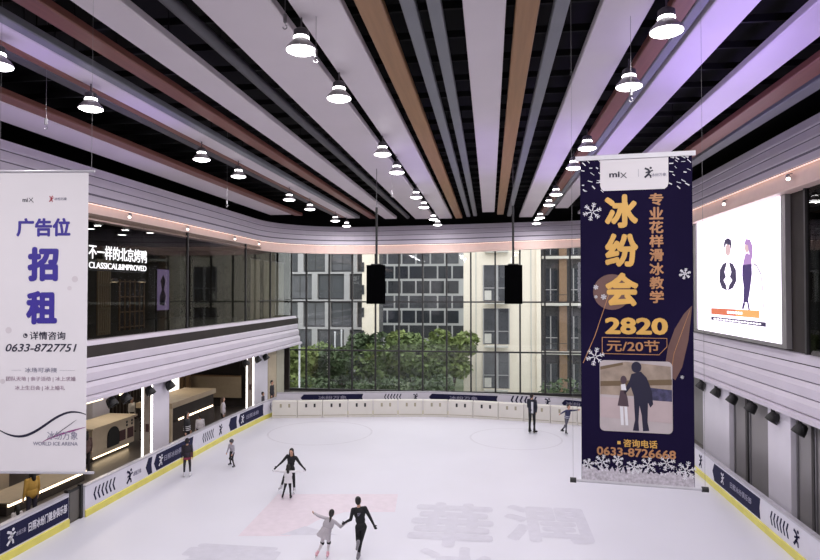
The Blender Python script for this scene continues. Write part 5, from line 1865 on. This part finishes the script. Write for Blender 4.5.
# child with spread arms
p = g(567, 434)
person('child in striped blue top with arms stretched out, beside the navy banner', 'person', p, PI + R(35), 1.38, torso=(-.05, .25, 1), head=(0, .1, 1),
       legs=dict(tR=(.02, .12, -1), sR=(.02, -.05, -1), tL=(.28, -.1, -1), sL=(.45, -.55, -1)), arms=dict(uL=(-1, .1, -.05), fL=(-1, .15, .05), uR=(1, .1, -.25), fR=(1, .1, -.35)),
       top='#34385a', pants='#5d5c66', shoe='#17171b', skatecol='#18181c', hair='short', headscale=1.18, jacket=True, stripe=('#c9cbd6', (.02, .12)))

# spectators behind the left boards
def spectator(px, py_top, X, H, label, head_h=None, **kw):
    y_ = pt(px, py_top, X=X).y
    q = person(label, 'person', (X, y_), kw.pop('heading', R(90)), H, skate=False, voxel=.013, group='people behind the left boards', **kw)
    return q


spectator(32, 480, -13.7, 1.66, 'person in a mustard jacket seen from behind, under the white banner', heading=R(75), top='#b08a3c', pants='#2a2430', jacket=True, hair='long')
spectator(17, 513, -13.1, 1.02, 'child in a pale top behind the nearest navy board', heading=R(60), top='#c9c2bd', pants='#2a2430', hair='long', headscale=1.25, jacket=True)
spectator(187, 425, -13.25, 1.68, 'long-haired spectator in black with white stripes behind the left boards', heading=R(-90), top='#17161a', pants='#1c1b20', hair='long', jacket=True, stripe=('#d5d3d6', (.02, .10, .18)))
spectator(200, 425, -13.25, 1.34, 'spectator in a pale jacket beside the striped one behind the left boards', heading=R(40), top='#c8c3c6', pants='#33313a', hair='short', jacket=True)
spectator(223, 410, -13.5, 1.62, 'spectator in a light grey coat behind the left boards, below the beige board', heading=R(-70), slim=1.35, wide_sleeve=.02, top='#b9b3b8', pants='#2b2a30', hair='long', jacket=True, haircol='#57463c')
spectator(131.5, 410, -17.9, 1.66, 'shop assistant in white with dark hair behind the cream counter', heading=R(-90), top='#cfc9c4', pants='#222', hair='short') if False else None
q_ = pt(131.5, 410, X=-17.75)
person('shop assistant in white with dark hair behind the cream counter', 'person', (q_.x, q_.y), R(-90), 1.72, skate=False, voxel=.013, top='#d3cdc6', pants='#222222', hair='short', group='people in the shops')
q_ = pt(91, 440, X=-15.5)
person('customer in patterned dark clothes at the left end of the cream counter', 'person', (q_.x, q_.y - .3), R(60), 1.6, skate=False, voxel=.013, top='#6b5550', pants='#241f22', hair='long', jacket=True, group='people in the shops')
q_ = pt(272, 390, X=-12.95)
person('dark-clothed spectator at the far left corner beside the cream column', 'person', (q_.x, q_.y), R(-90), 1.68, skate=False, voxel=.013, top='#2b2930', pants='#1d1c21', hair='short', jacket=True, group='people behind the left boards')
q_ = pt(263, 402, X=-12.95)
person('small child at the far left corner before the white pier', 'person', (q_.x, q_.y), R(-90), 1.2, skate=False, voxel=.013, top='#45424a', pants='#2a2930', hair='short', headscale=1.2, group='people behind the left boards')
